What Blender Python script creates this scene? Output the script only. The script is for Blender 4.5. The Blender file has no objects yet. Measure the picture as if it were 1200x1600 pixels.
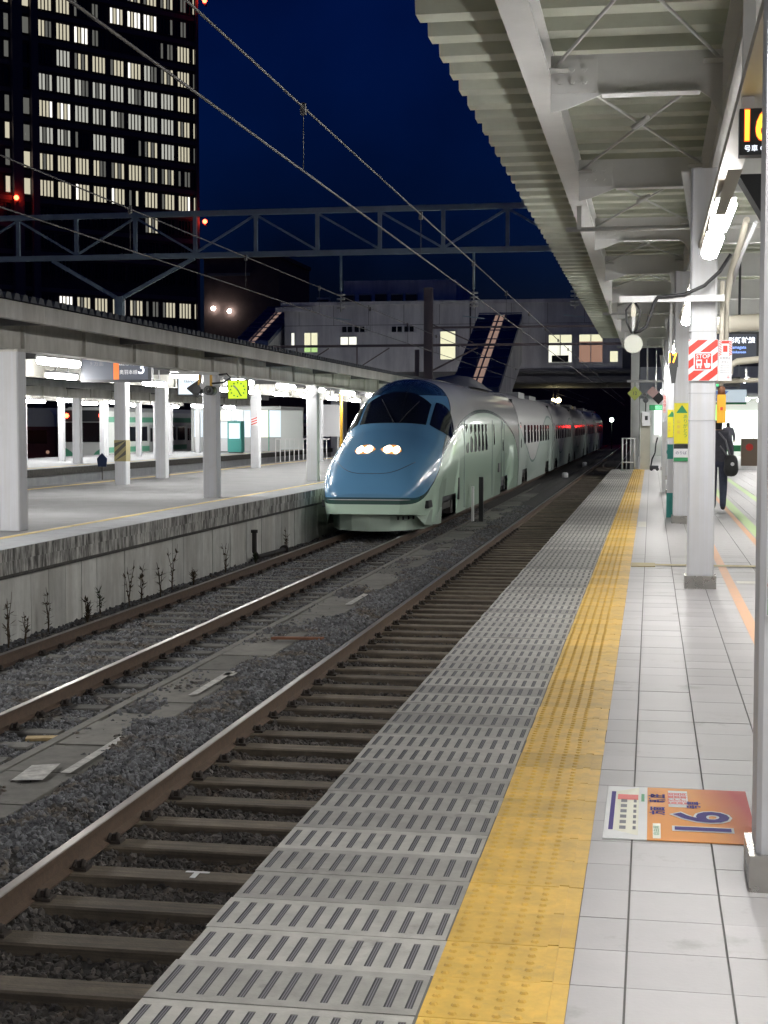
import bpy, bmesh, math, random
from mathutils import Vector, Matrix
random.seed(7)
R = math.radians
SC = bpy.context.scene
COL = SC.collection

# ------------------------------------------------------------------ camera
cam_d = bpy.data.cameras.new('camera')
cam = bpy.data.objects.new('camera', cam_d); COL.objects.link(cam)
cam.location = (0, 0, 1.58)
cam.rotation_euler = (R(90 - 3.312), 0, R(10.058))
cam_d.sensor_fit = 'HORIZONTAL'; cam_d.sensor_width = 36.0
cam_d.lens = 36.0 * 2350 / 1200
cam_d.clip_start = 0.05; cam_d.clip_end = 2000
SC.camera = cam

# ------------------------------------------------------------------ sky
W = bpy.data.worlds.new('World'); SC.world = W; W.use_nodes = True
nt = W.node_tree; bg = nt.nodes['Background']
sky = nt.nodes.new('ShaderNodeTexSky'); sky.sky_type = 'NISHITA'; sky.sun_disc = False
sky.sun_elevation = R(0.0); sky.sun_rotation = R(215); sky.air_density = 1.0; sky.dust_density = 0.3; sky.ozone_density = 8.0
hs = nt.nodes.new('ShaderNodeHueSaturation'); hs.inputs['Saturation'].default_value = 1.0
# thin uneven evening cloud, fixed in the sky
tc = nt.nodes.new('ShaderNodeTexCoord'); nz = nt.nodes.new('ShaderNodeTexNoise')
nz.inputs['Scale'].default_value = 5.0; nz.inputs['Detail'].default_value = 5
mr = nt.nodes.new('ShaderNodeMapRange'); mr.inputs['From Min'].default_value = .3; mr.inputs['From Max'].default_value = .72
mr.inputs['To Min'].default_value = .5; mr.inputs['To Max'].default_value = 1.45
mx = nt.nodes.new('ShaderNodeMixRGB'); mx.blend_type = 'MULTIPLY'; mx.inputs[0].default_value = 1.0
nt.links.new(tc.outputs['Generated'], nz.inputs['Vector']); nt.links.new(nz.outputs['Fac'], mr.inputs['Value'])
nt.links.new(sky.outputs[0], hs.inputs['Color']); nt.links.new(hs.outputs[0], mx.inputs[1]); nt.links.new(mr.outputs[0], mx.inputs[2])
nt.links.new(mx.outputs[0], bg.inputs['Color'])
bg.inputs['Strength'].default_value = 0.056

# ------------------------------------------------------------------ exposure / render
vs = SC.view_settings
vs.view_transform = 'Standard'; vs.look = 'None'; vs.exposure = 0.6; vs.gamma = 1.0; vs.use_curve_mapping = False
SC.render.engine = 'CYCLES'
cy = SC.cycles
cy.use_denoising = True; cy.max_bounces = 5; cy.diffuse_bounces = 4; cy.glossy_bounces = 3
cy.transmission_bounces = 3; cy.sample_clamp_indirect = 3.0; cy.sample_clamp_direct = 0.0
cy.caustics_reflective = False; cy.caustics_refractive = False
cy.use_adaptive_sampling = True; cy.adaptive_threshold = .03

LAMP = 70.0     # radiance of the fluorescent tubes

# ------------------------------------------------------------------ materials
MATS = {}
def mat(name, col, rough=.6, metal=0., noise=None, rand=0., bump=None, emit=None, estr=0., coat=0., streak=None, spec=.5, spots=None):
    """noise=(scale, amount, dark colour or None) streak=(colour, amount, vscale) vertical run stains"""
    m = bpy.data.materials.new(name); m.use_nodes = True; MATS[name] = m
    N = m.node_tree.nodes; L = m.node_tree.links; b = N['Principled BSDF']
    b.inputs['Roughness'].default_value = rough; b.inputs['Metallic'].default_value = metal
    b.inputs['Specular IOR Level'].default_value = spec
    if coat: b.inputs['Coat Weight'].default_value = coat; b.inputs['Coat Roughness'].default_value = .06
    c4 = (*col, 1.0)
    b.inputs['Base Color'].default_value = c4
    out = None
    tc = N.new('ShaderNodeTexCoord') if (noise or bump or streak or spots) else None
    geo = N.new('ShaderNodeNewGeometry') if tc else None
    if noise:
        sc, amt = noise[0], noise[1]
        t = N.new('ShaderNodeTexNoise'); t.inputs['Scale'].default_value = sc; t.inputs['Detail'].default_value = 7; t.inputs['Roughness'].default_value = .65
        L.new(geo.outputs['Position'], t.inputs['Vector'])
        r = N.new('ShaderNodeMapRange'); r.inputs['From Min'].default_value = .3; r.inputs['From Max'].default_value = .7
        L.new(t.outputs['Fac'], r.inputs['Value'])
        mxn = N.new('ShaderNodeMixRGB')
        dk = noise[2] if len(noise) > 2 and noise[2] else tuple(x * (1 - amt) for x in col)
        mxn.inputs[1].default_value = (*dk, 1); mxn.inputs[2].default_value = (*[min(1, x * (1 + amt * .4)) for x in col], 1)
        L.new(r.outputs[0], mxn.inputs[0]); out = mxn.outputs[0]
        rr = N.new('ShaderNodeMapRange'); rr.inputs['To Min'].default_value = max(.02, rough - .12); rr.inputs['To Max'].default_value = min(1, rough + .12)
        L.new(t.outputs['Fac'], rr.inputs['Value']); L.new(rr.outputs[0], b.inputs['Roughness'])
    if spots:
        scs, thr, colr = spots
        t = N.new('ShaderNodeTexNoise'); t.inputs['Scale'].default_value = scs; t.inputs['Detail'].default_value = 6; t.inputs['Roughness'].default_value = .7
        L.new(geo.outputs['Position'], t.inputs['Vector'])
        r = N.new('ShaderNodeMapRange'); r.inputs['From Min'].default_value = thr; r.inputs['From Max'].default_value = thr + .09
        L.new(t.outputs['Fac'], r.inputs['Value'])
        mxn = N.new('ShaderNodeMixRGB'); mxn.inputs[1].default_value = c4; mxn.inputs[2].default_value = (*colr, 1)
        if out: L.new(out, mxn.inputs[1])
        L.new(r.outputs[0], mxn.inputs[0]); out = mxn.outputs[0]
    if streak:
        t = N.new('ShaderNodeTexNoise'); t.inputs['Scale'].default_value = 1.0; t.inputs['Detail'].default_value = 6; t.inputs['Roughness'].default_value = .7
        mp = N.new('ShaderNodeMapping'); mp.inputs['Scale'].default_value = streak[2]
        L.new(geo.outputs['Position'], mp.inputs['Vector']); L.new(mp.outputs[0], t.inputs['Vector'])
        r = N.new('ShaderNodeMapRange'); r.inputs['From Min'].default_value = .40; r.inputs['From Max'].default_value = .60; r.inputs['To Max'].default_value = streak[1]
        L.new(t.outputs['Fac'], r.inputs['Value'])
        mxn = N.new('ShaderNodeMixRGB'); mxn.inputs[1].default_value = c4; mxn.inputs[2].default_value = (*streak[0], 1)
        if out: L.new(out, mxn.inputs[1])
        L.new(r.outputs[0], mxn.inputs[0]); out = mxn.outputs[0]
    if rand:
        oi = N.new('ShaderNodeObjectInfo'); r = N.new('ShaderNodeMapRange')
        r.inputs['To Min'].default_value = 1 - rand; r.inputs['To Max'].default_value = 1 + rand * .5
        L.new(oi.outputs['Random'], r.inputs['Value'])
        mm = N.new('ShaderNodeMixRGB'); mm.blend_type = 'MULTIPLY'; mm.inputs[0].default_value = 1; mm.inputs[1].default_value = c4
        if out: L.new(out, mm.inputs[1])
        L.new(r.outputs[0], mm.inputs[2]); out = mm.outputs[0]
    if out: L.new(out, b.inputs['Base Color'])
    if bump:
        t = N.new('ShaderNodeTexNoise'); t.inputs['Scale'].default_value = bump[0]; t.inputs['Detail'].default_value = 5
        L.new(geo.outputs['Position'], t.inputs['Vector'])
        bp = N.new('ShaderNodeBump'); bp.inputs['Strength'].default_value = bump[1]; bp.inputs['Distance'].default_value = .01
        L.new(t.outputs['Fac'], bp.inputs['Height']); L.new(bp.outputs[0], b.inputs['Normal'])
    if emit:
        b.inputs['Emission Color'].default_value = (*emit, 1); b.inputs['Emission Strength'].default_value = estr
    if emit and estr < 10: m.cycles.emission_sampling = 'NONE'
    return m
ORD = ['first','second','third','fourth','fifth','sixth','seventh','eighth','ninth','tenth','eleventh','twelfth','thirteenth','fourteenth','fifteenth','sixteenth']
M = MATS
mat('slab', (.37, .36, .335), .55, noise=(9, .28), rand=.32, bump=(120, .15), spots=(2.2, .60, (.20, .19, .175)))
mat('slab_slot', (.045, .045, .05), .7)
mat('tactile', (.66, .42, .085), .5, noise=(9, .28), rand=.16, spots=(3.1, .62, (.42, .29, .09)))
mat('tile', (.41, .395, .40), .45, noise=(3.5, .1), rand=.09, spots=(1.7, .60, (.30, .29, .28)), bump=(60, .05))
mat('grout', (.15, .145, .14), .9)
mat('platform_concrete', (.30, .29, .27), .85, noise=(4, .4), streak=((.05, .045, .04), .8, (5, 5, .8)))
mat('coping_old', (.60, .59, .55), .85, noise=(5, .3), streak=((.045, .04, .037), .92, (9, 9, 1.6)))
mat('coping_dark', (.09, .085, .078), .9, noise=(8, .5))
mat('asphalt_plat', (.19, .19, .195), .8, noise=(.9, .3), bump=(60, .2), spots=(.8, .60, (.12, .118, .115)))
mat('edge_pale', (.33, .34, .355), .8, noise=(2.5, .2))
mat('old_yellow', (.60, .45, .16), .7, noise=(3, .35))
mat('wall_panel', (.66, .66, .62), .85, noise=(3, .2), streak=((.36, .34, .30), .55, (2.2, 2.2, .4)), rand=.18)
mat('ballast_bed', (.052, .048, .045), .95, noise=(18, .6), bump=(30, .8))
mat('stone', (.160, .162, .172), .85, noise=(25, .55), rand=.65, spots=(1.6, .52, (.125, .105, .085)))
mat('dirt', (.075, .066, .055), .95, noise=(7, .5), bump=(40, .6))
mat('sleeper', (.185, .150, .110), .85, noise=(7, .4), rand=.25, streak=((.05, .042, .036), .6, (1.2, 30, 30)), bump=(60, .3))
mat('sleeper_far', (.115, .11, .10), .9, noise=(7, .4), rand=.3, bump=(60, .3))
mat('rail_side', (.110, .072, .050), .75, noise=(14, .35), bump=(80, .2))
mat('rail_head', (.30, .27, .24), .33, metal=.85, noise=(20, .2))
mat('clip', (.05, .04, .034), .75, noise=(30, .4))
mat('trough', (.155, .148, .132), .9, noise=(4, .4), rand=.3, spots=(3.2, .6, (.085, .08, .07)))
mat('white_mark', (.46, .45, .42), .85, noise=(12, .5))
mat('paint_white', (.58, .58, .58), .45, noise=(2.5, .05))
mat('column_white', (.64, .65, .69), .42, noise=(2, .08), spots=(4.2, .68, (.50, .49, .48)), streak=((.50,.48,.44), .35, (14, 14, .35)))
mat('steel_grey', (.80, .80, .79), .5, noise=(1.6, .10), spots=(5.0, .68, (.50, .48, .44)))
mat('deck', (.62, .645, .54), .6, noise=(1.3, .2))
mat('stainless', (.62, .60, .56), .28, metal=1., noise=(8, .12))
mat('rod', (.60, .60, .58), .4)
mat('pipe_cream', (.60, .56, .47), .5)
mat('cable_black', (.018, .018, .02), .55)
mat('plastic_dark', (.03, .032, .036), .4)
mat('cabinet_beige', (.50, .48, .40), .5, noise=(3, .1))
mat('mirror_back', (.50, .51, .45), .5)
mat('orange_box', (.75, .40, .03), .4)
mat('red', (.62, .045, .03), .45)
mat('sign_white', (.75, .75, .77), .5)
mat('sign_yellow', (.80, .70, .03), .5)
mat('sign_lime', (.62, .70, .18), .5)
mat('sign_green', (.03, .27, .10), .5)
mat('sign_black', (.02, .02, .022), .45)
mat('sign_pink', (.72, .48, .46), .5)
mat('teal', (.05, .30, .27), .5)
mat('ink_grey', (.16, .16, .18), .6)
mat('purple', (.06, .04, .20), .65, spec=.2)
mat('sticker_white', (.74, .74, .74), .6, noise=(5, .06))
mat('sticker_pale', (.70, .68, .55), .4)
mat('line_orange', (.66, .36, .20), .5, noise=(6, .1))
mat('line_green', (.45, .62, .27), .5, noise=(6, .1))
mat('line_khaki', (.46, .38, .19), .6, noise=(6, .2))
mat('line_cream', (.62, .60, .54), .6)
mat('canopy_cream', (.62, .605, .56), .6, noise=(2, .12), streak=((.30, .28, .24), .5, (2, 2, .5)))
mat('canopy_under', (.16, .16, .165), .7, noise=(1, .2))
mat('tile_roof', (.075, .082, .095), .7, noise=(3, .3))
mat('tube', (.9, .9, .9), .4, emit=(1.0, .985, .95), estr=LAMP)
mat('lamp_body', (.72, .72, .72), .4)
mat('led_amber', (.2, .1, .01), .4, emit=(1.0, .52, .02), estr=3.0)
mat('led_yellow', (.2, .2, .01), .4, emit=(1.0, .80, .03), estr=2.2)
mat('led_red', (.3, .01, .01), .4, emit=(1.0, .16, .03), estr=1.1)
mat('led_white', (.5, .5, .5), .4, emit=(.85, .9, 1.0), estr=1.4)
mat('led_blue', (.1, .1, .5), .4, emit=(.25, .42, 1.0), estr=1.3)
mat('display_on', (.05, .055, .07), .5, emit=(.20, .24, .32), estr=.09)
mat('sign_orange', (.78, .17, .03), .5)
mat('clock_face', (.5, .65, .02), .4, emit=(.55, .75, .02), estr=.7)
mat('lightbox_white', (.7, .75, .8), .4, emit=(.62, .74, .82), estr=.45)
mat('red_lamp', (.5, .02, .01), .3, emit=(1.0, .05, .02), estr=14)
mat('red_signal', (.5, .02, .01), .3, emit=(1.0, .03, .03), estr=22)
mat('white_lamp', (.8, .8, .8), .3, emit=(1.0, .95, .85), estr=18)
mat('green_lamp', (.6, .8, .6), .3, emit=(.75, 1.0, .8), estr=12)
mat('headlight', (.9, .85, .7), .2, emit=(1.0, .80, .55), estr=9)
mat('headlight_glow_rim', (.3,.15,.05), .3, emit=(1.0,.42,.12), estr=.55)  # orange halo of the headlights, painted as weak emission
mat('cab_glow', (.5, .55, .4), .4, emit=(.70, .85, .52), estr=.8)
mat('train_green', (.60, .73, .62), .25, coat=.6, noise=(1, .06))
mat('train_blue_dark', (.012, .035, .075), .2, coat=.8)
mat('train_dark', (.02, .022, .025), .5)
mat('train_glass', (.008, .01, .014), .06, spec=.7)
mat('train_roof', (.36, .36, .36), .5, noise=(1, .25))
mat('iron_dark', (.035, .03, .028), .7, noise=(9, .4))
mat('seam', (.06, .09, .12), .5)
mat('silver_car', (.46, .47, .47), .32, noise=(1, .1))
mat('car_white', (.62, .64, .62), .4)
mat('car_green', (.10, .34, .22), .4)
mat('car_maroon', (.085, .02, .018), .45)
mat('tower_wall', (.11, .085, .085), .7, noise=(.6, .3))
mat('tower_pier', (.20, .165, .17), .7)
mat('win_warm', (.3, .3, .25), .4, emit=(1.0, .92, .68), estr=.40)
mat('win_cool', (.3, .3, .3), .4, emit=(.90, .90, .80), estr=.34)
mat('win_dim', (.2, .2, .2), .4, emit=(.85, .85, .75), estr=.09)
mat('win_hot', (.3, .3, .3), .4, emit=(1.0, .97, .88), estr=1.0)
mat('win_dark', (.01, .011, .013), .15)
mat('win_lit', (.4, .4, .3), .4, emit=(.95, .92, .62), estr=.62)
mat('win_green', (.4, .5, .3), .4, emit=(.50, .75, .28), estr=.6)
mat('win_brown', (.3, .2, .15), .5, emit=(.42, .24, .17), estr=.5)
mat('blind_white', (.7, .7, .6), .5, emit=(.95, .95, .80), estr=.75)
mat('overpass', (.78, .78, .79), .7, noise=(.5, .12), streak=((.3, .3, .34), .5, (.7, .7, .1)))
mat('overpass_dark', (.17, .17, .18), .8, noise=(.7, .2))
mat('brick_dark', (.13, .085, .08), .8, noise=(1, .3))
mat('escalator_blue', (.045, .075, .20), .5, noise=(1, .2))
mat('escalator_lit', (.5, .35, .28), .4, emit=(.80, .52, .40), estr=.24)
mat('gantry_blue', (.42, .54, .58), .6, noise=(3, .15))
mat('wire', (.13, .125, .12), .6)
mat('insulator', (.55, .55, .52), .4)
mat('skin', (.50, .34, .26), .6)
mat('hair', (.012, .010, .010), .6)
mat('coat_dark', (.075, .075, .095), .85, noise=(20, .3))
mat('trouser', (.055, .062, .10), .85, noise=(20, .3))
mat('shoe', (.03, .03, .032), .6)
mat('bag', (.025, .025, .028), .6, noise=(30,.4))
mat('weed', (.085, .060, .035), .9, rand=.4)
mat('weed_green', (.045, .065, .025), .9, rand=.4)
mat('ground', (.045, .043, .042), .95, noise=(.6, .4))
mat('shop_white', (.75, .77, .75), .5)
mat('shop_glow', (.6, .65, .6), .5, emit=(.88, .97, .90), estr=1.0)
mat('shop_green', (.25, .5, .1), .5, emit=(.45, .85, .12), estr=.6)
mat('box_brown', (.20, .15, .11), .7)
mat('skin_pink', (.60, .25, .20), .6)
mat('rust_plank', (.20, .085, .045), .8, noise=(8, .4))
mat('plank_yellow', (.42, .31, .15), .8, noise=(8, .4))
mat('tree_leaf', (.03, .045, .02), .9)

# ------------------------------------------------------------------ mesh helpers
class MB:
    def __init__(s): s.v = []; s.f = []; s.m = []; s.sm = []
    def quad(s, a, b, c, d, mi=0, smooth=False):
        n = len(s.v); s.v += [tuple(a), tuple(b), tuple(c), tuple(d)]; s.f.append((n, n+1, n+2, n+3)); s.m.append(mi); s.sm.append(smooth); return s
    def poly(s, pts, mi=0):
        n = len(s.v); s.v += [tuple(p) for p in pts]; s.f.append(tuple(range(n, n+len(pts)))); s.m.append(mi); s.sm.append(False); return s
    def box(s, x0, x1, y0, y1, z0, z1, mi=0):
        n = len(s.v)
        s.v += [(x0,y0,z0),(x1,y0,z0),(x1,y1,z0),(x0,y1,z0),(x0,y0,z1),(x1,y0,z1),(x1,y1,z1),(x0,y1,z1)]
        for q in ((3,2,1,0),(4,5,6,7),(0,1,5,4),(1,2,6,5),(2,3,7,6),(3,0,4,7)):
            s.f.append(tuple(n+i for i in q)); s.m.append(mi); s.sm.append(False)
        return s
    def prism(s, poly, axis, a0, a1, mi=0):
        """extrude a 2D polygon along axis ('x': poly is (y,z); 'y': (x,z); 'z': (x,y))"""
        def P(p, t): return (t, p[0], p[1]) if axis == 'x' else ((p[0], t, p[1]) if axis == 'y' else (p[0], p[1], t))
        n = len(s.v); k = len(poly)
        s.v += [P(p, a0) for p in poly] + [P(p, a1) for p in poly]
        s.f.append(tuple(range(n, n+k))[::-1]); s.f.append(tuple(range(n+k, n+2*k)))
        for i in range(k): j = (i+1) % k; s.f.append((n+i, n+j, n+k+j, n+k+i))
        s.m += [mi]*(k+2); s.sm += [False]*(k+2); return s
    def tube(s, pts, r, seg=8, mi=0, caps=True):
        pts = [Vector(p) for p in pts]; rs = r if isinstance(r, (list, tuple)) else [r]*len(pts)
        rings = []; prev = None
        for i, p in enumerate(pts):
            d = (pts[min(i+1, len(pts)-1)] - pts[max(i-1, 0)]).normalized()
            if prev is None:
                a = Vector((0,0,1)) if abs(d.z) < .9 else Vector((1,0,0)); u = d.cross(a).normalized()
            else:
                u = (prev - d*prev.dot(d)); u = u.normalized() if u.length > 1e-6 else d.orthogonal().normalized()
            prev = u; w = d.cross(u); n = len(s.v)
            s.v += [tuple(p + (u*math.cos(2*math.pi*k/seg) + w*math.sin(2*math.pi*k/seg))*rs[i]) for k in range(seg)]
            rings.append(n)
        for a, b in zip(rings, rings[1:]):
            for k in range(seg):
                j = (k+1) % seg; s.f.append((a+k, a+j, b+j, b+k)); s.m.append(mi); s.sm.append(True)
        if caps:
            s.f.append(tuple(rings[0]+k for k in range(seg))[::-1]); s.f.append(tuple(rings[-1]+k for k in range(seg))); s.m += [mi]*2; s.sm += [False]*2
        return s
    def bar(s, p0, p1, w, h, mi=0):
        p0, p1 = Vector(p0), Vector(p1); d = (p1-p0).normalized()
        a = Vector((0,0,1)) if abs(d.z) < .95 else Vector((0,1,0))
        u = d.cross(a).normalized(); v = u.cross(d).normalized(); n = len(s.v)
        for p in (p0, p1):
            s.v += [tuple(p + u*x*w/2 + v*y*h/2) for x, y in ((-1,-1),(1,-1),(1,1),(-1,1))]
        for q in ((3,2,1,0),(4,5,6,7),(0,1,5,4),(1,2,6,5),(2,3,7,6),(3,0,4,7)):
            s.f.append(tuple(n+i for i in q)); s.m.append(mi); s.sm.append(False)
        return s
    def disc(s, c, r, axis, th, seg=20, mi=0):
        c = Vector(c); d = {'x': Vector((1,0,0)), 'y': Vector((0,1,0)), 'z': Vector((0,0,1))}[axis]
        return s.tube([c - d*th/2, c + d*th/2], r, seg, mi)
    def grid(s, rows, mi=0, smooth=True):
        n = len(s.v); k = len(rows[0])
        for r in rows: s.v += [tuple(p) for p in r]
        for i in range(len(rows)-1):
            for j in range(k-1):
                s.f.append((n+i*k+j, n+i*k+j+1, n+(i+1)*k+j+1, n+(i+1)*k+j)); s.m.append(mi); s.sm.append(smooth)
        return s
    def mesh(s, name, mats):
        me = bpy.data.meshes.new(name); me.from_pydata(s.v, [], s.f)
        for m in (mats if isinstance(mats, (list, tuple)) else [mats]): me.materials.append(M[m] if isinstance(m, str) else m)
        me.polygons.foreach_set('material_index', s.m); me.polygons.foreach_set('use_smooth', s.sm)
        me.update(); return me
    def build(s, name, mats, parent=None, loc=(0,0,0), rot=(0,0,0), fixn=False):
        me = s.mesh(name, mats)
        if fixn:
            bm = bmesh.new(); bm.from_mesh(me); bmesh.ops.recalc_face_normals(bm, faces=bm.faces); bm.to_mesh(me); bm.free()
        return link(name, me, parent, loc, rot)
def link(name, data, parent=None, loc=(0,0,0), rot=(0,0,0)):
    o = bpy.data.objects.new(name, data); COL.objects.link(o); o.parent = parent
    o.location = loc; o.rotation_euler = rot; return o
def tag(o, label=None, cat=None, group=None, kind=None):
    if label: o['label'] = label
    if cat: o['category'] = cat
    if group: o['group'] = group
    if kind: o['kind'] = kind
    return o
def thing(name, label, cat, loc=(0,0,0), rz=0, group=None):
    return tag(link(name, None, None, loc, (0,0,rz)), label, cat, group)
def structure(name): return tag(link(name, None), kind='structure')
def dup(o, parent=None, loc=None, label=None):
    c = o.copy(); COL.objects.link(c); c.parent = parent
    if loc is not None: c.location = loc
    if label: c['label'] = label
    for ch in list(o.children): dup(ch, c)
    return c
def text(body, size, mt, parent, loc, rot=(math.pi/2,0,0), align='CENTER', name='lettering', sx=1.0, ext=.0, bold=0.):
    c = bpy.data.curves.new('txt', 'FONT'); c.body = body; c.size = size; c.align_x = align; c.align_y = 'CENTER'; c.resolution_u = 3
    c.offset = bold; c.extrude = ext
    o = bpy.data.objects.new('txt', c); COL.objects.link(o)
    bpy.context.view_layer.update()
    me = bpy.data.meshes.new_from_object(o.evaluated_get(bpy.context.evaluated_depsgraph_get()))
    bpy.data.objects.remove(o); bpy.data.curves.remove(c)
    me.materials.clear(); me.materials.append(M[mt])
    t = link(name, me, parent, loc, rot); t.scale = (sx, 1, 1); return t

RAILZ = -1.02
# ballast inside the near track carries brown brake dust, the heap beside it is clean blue-grey
sm_ = M['stone']; sn = sm_.node_tree.nodes; sl = sm_.node_tree.links
ge = sn.new('ShaderNodeNewGeometry'); sx_ = sn.new('ShaderNodeSeparateXYZ'); sl.new(ge.outputs['Position'], sx_.inputs[0])
cr = sn.new('ShaderNodeMapRange'); cr.inputs['From Min'].default_value = -3.75; cr.inputs['From Max'].default_value = -3.4; sl.new(sx_.outputs['X'], cr.inputs['Value'])
mm = sn.new('ShaderNodeMixRGB'); mm.blend_type = 'MULTIPLY'; mm.inputs[2].default_value = (.58,.50,.43,1); sl.new(cr.outputs[0], mm.inputs[0])
old = sn['Principled BSDF'].inputs['Base Color'].links[0].from_socket; sl.new(old, mm.inputs[1]); sl.new(mm.outputs[0], sn['Principled BSDF'].inputs['Base Color'])
# ================================================================== GROUND
g = MB().quad((-400,-60,-1.42),(300,-60,-1.42),(300,900,-1.42),(-400,900,-1.42)).build('ground', 'ground'); tag(g, kind='structure')

# ================================================================== NEAR PLATFORM
XE, XY0, XY1 = -1.367, -.600, -.212       # edge, tactile strip
Y0, Y1 = 3.0, 54.6
plat = structure('platform')
MB().box(XE+.03, 7.0, -30, Y1, -1.3, -.05).box(XE+.001, 7.0, -30, Y0, -.049, -.001).build('platform_wall', 'platform_concrete', plat)
MB().box(XE+.02, 7.0, Y0, Y1, -.049, -.006).build('bedding', 'grout', plat)

def slab_mesh():
    b = MB(); x0, x1 = XE, XY0-.004; w = x1-x0; D = .296
    n = 13; p = w/n; xs = [x0]
    ys = [0, .042, .254, D]
    cells = []
    for i in range(n):
        c = x0 + (i+.55)*p; cells.append((c-.0105, c+.0105)); xs += [c-.0105, c+.0105]
    xs.append(x1)
    for i in range(len(xs)-1):
        slot = i % 2 == 1
        for j in range(3):
            a, c = (xs[i], ys[j]), (xs[i+1], ys[j+1])
            if slot and j == 1: 
                z = -.004
                b.quad((a[0],a[1],z),(c[0],a[1],z),(c[0],c[1],z),(a[0],c[1],z), 1)
                b.quad((a[0],a[1],0),(a[0],a[1],z),(a[0],c[1],z),(a[0],c[1],0), 1); b.quad((c[0],a[1],z),(c[0],a[1],0),(c[0],c[1],0),(c[0],c[1],z), 1)
                for q in (.33, .67):
                    xx = a[0]+(c[0]-a[0])*q
                    b.quad((xx-.0018,a[1],-.001),(xx+.0018,a[1],-.001),(xx+.0018,c[1],-.001),(xx-.0018,c[1],-.001), 2)
            else: b.quad((a[0],a[1],0),(c[0],a[1],0),(c[0],c[1],0),(a[0],c[1],0))
    b.quad((x0,0,-.049),(x0,0,0),(x0,D,0),(x0,D,-.049)); b.quad((x0,0,-.049),(x1,0,-.049),(x1,0,0),(x0,0,0)); b.quad((x1,D,-.049),(x0,D,-.049),(x0,D,0),(x1,D,0))
    return b.mesh('slab', ['slab', 'slab_slot', 'ink_grey'])
def tactile_mesh(dots):
    b = MB(); x0, x1 = XY0, XY1-.092; D = .297; w = x1-x0
    b.box(x0, XY1, 0, D, -.03, -.0005)
    b.box(x1+.012, x1+.045, .002, D-.002, -.0005, .0045)
    for i in range(5):
        for j in range(5):
            cx, cy_ = x0 + (i+.5)*w/5, (j+.5)*D/5
            n = len(b.v); k = 6 if dots else 4
            b.v += [(cx+.013*math.cos(2*math.pi*q/k), cy_+.013*math.sin(2*math.pi*q/k), -.0005) for q in range(k)] + [(cx+.008*math.cos(2*math.pi*q/k), cy_+.008*math.sin(2*math.pi*q/k), .0062) for q in range(k)]
            for q in range(k): r = (q+1) % k; b.f.append((n+q, n+r, n+k+r, n+k+q)); b.m.append(0); b.sm.append(False)
            b.f.append(tuple(range(n+k, n+2*k))); b.m.append(0); b.sm.append(False)
    return b.mesh('tactile_block', 'tactile')
sm, tmsh, tm2 = slab_mesh(), tactile_mesh(True), tactile_mesh(False)
nrow = int((Y1-Y0)/.3)
for i in range(nrow):
    y = Y0 + i*.3
    link('edge_slab', sm, plat, (random.uniform(-.004,.004), y, random.uniform(-.0018, .0018)), (random.uniform(-.002,.002),0,0))
    link('tactile_block', tmsh if i < 60 else tm2, plat, (random.uniform(-.002,.002), y, random.uniform(-.001,.001)))
# floor tiles
cols = [(XY1+.002, -.060), (-.053, .236), (.243, .530), (.537, .826), (.833, 1.122), (1.129, 1.42)]
tile_me = [MB().box(a, b, 0, .2965, -.02, 0).mesh('floor_tile', 'tile') for a, b in cols]
cnt = 0; far = MB()
for i in range(nrow):
    y = Y0 + i*.295*1.017
    for k, (a, b) in enumerate(cols):
        vis = not (k >= 3 and y < 9.5) and not (k >= 4 and y < 11)
        if cnt < 300 and vis and y < 18.6: link('floor_tile', tile_me[k], plat, (0, y, random.uniform(-.0008,.0008))); cnt += 1
        else: far.box(a, b, y, y+.2965, -.02, 0)
for k in range(19):
    for i in range(0, nrow): far.box(1.427+k*.294, 1.427+k*.294+.288, Y0+i*.3, Y0+i*.3+.2965, -.02, 0)
tag(far.build('floor_tiles_beyond', 'tile', plat), kind='stuff')
# painted lines on the floor
def strip(name, pts, z, mt): MB().poly([(x, y, z) for x, y in pts]).build(name, mt, plat)
strip('painted_line', [(.745,9.0),(.835,9.0),(.835,22.5),(.745,22.5)], .004, 'line_orange')
strip('painted_line', [(1.36,17),(1.44,17),(1.44,40),(1.36,40)], .004, 'line_orange')
strip('painted_line', [(1.46,17),(1.62,17),(1.62,40),(1.46,40)], .0045, 'line_green')
strip('painted_line', [(2.14,22),(2.28,22),(2.28,50),(2.14,50)], .004, 'line_green')
strip('painted_line', [(-.09,17.05),(2.6,17.05),(2.6,17.27),(-.09,17.27)], .0085, 'line_khaki')
strip('painted_line', [(.86,15.3),(1.5,15.3),(1.5,15.55),(.86,15.55)], .004, 'line_cream')
MB().box(-.205,.06,16.95,17.38,.0005,.010).build('tactile_junction', 'line_khaki', plat)
strip('painted_line', [(-.19,23.6),(-.06,23.6),(-.06,24.9),(-.19,24.9)], .004, 'line_cream')

# ================================================================== BALLAST, TRACKS
bal_pts = []
def bed_z(x, y):
    n = .018*math.sin(x*9.1+y*3.3)+.02*math.sin(x*4.3-y*5.7)+.012*math.sin(y*11+x*2)
    if x > -3.40: z = -1.245
    elif x > -3.75: z = -1.22
    elif x > -4.36: z = -1.175 + .075*math.sin((x+4.40)/.66*math.pi)
    elif x > -4.62: z = -1.15 + .05*math.sin(y*1.7+x*3) + .10*(x+4.36)
    elif x > -4.99: z = -1.15 + .035*math.sin(y*1.3+2)*(1 if math.sin(y*.8) > 0 else .4)
    elif x > -5.6: z = -1.215
    elif x > -7.5: z = -1.198
    else: z = -1.22 + .04*(-7.5-x)
    return z + n*.6
xs = [-1.33+ -.11*i for i in range(62)]; ys = [2.5+.25*i for i in range(70)]; ys += [ys[-1]+.8*(i+1) for i in range(45)]; ys += [ys[-1]+4*(i+1) for i in range(40)]
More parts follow.
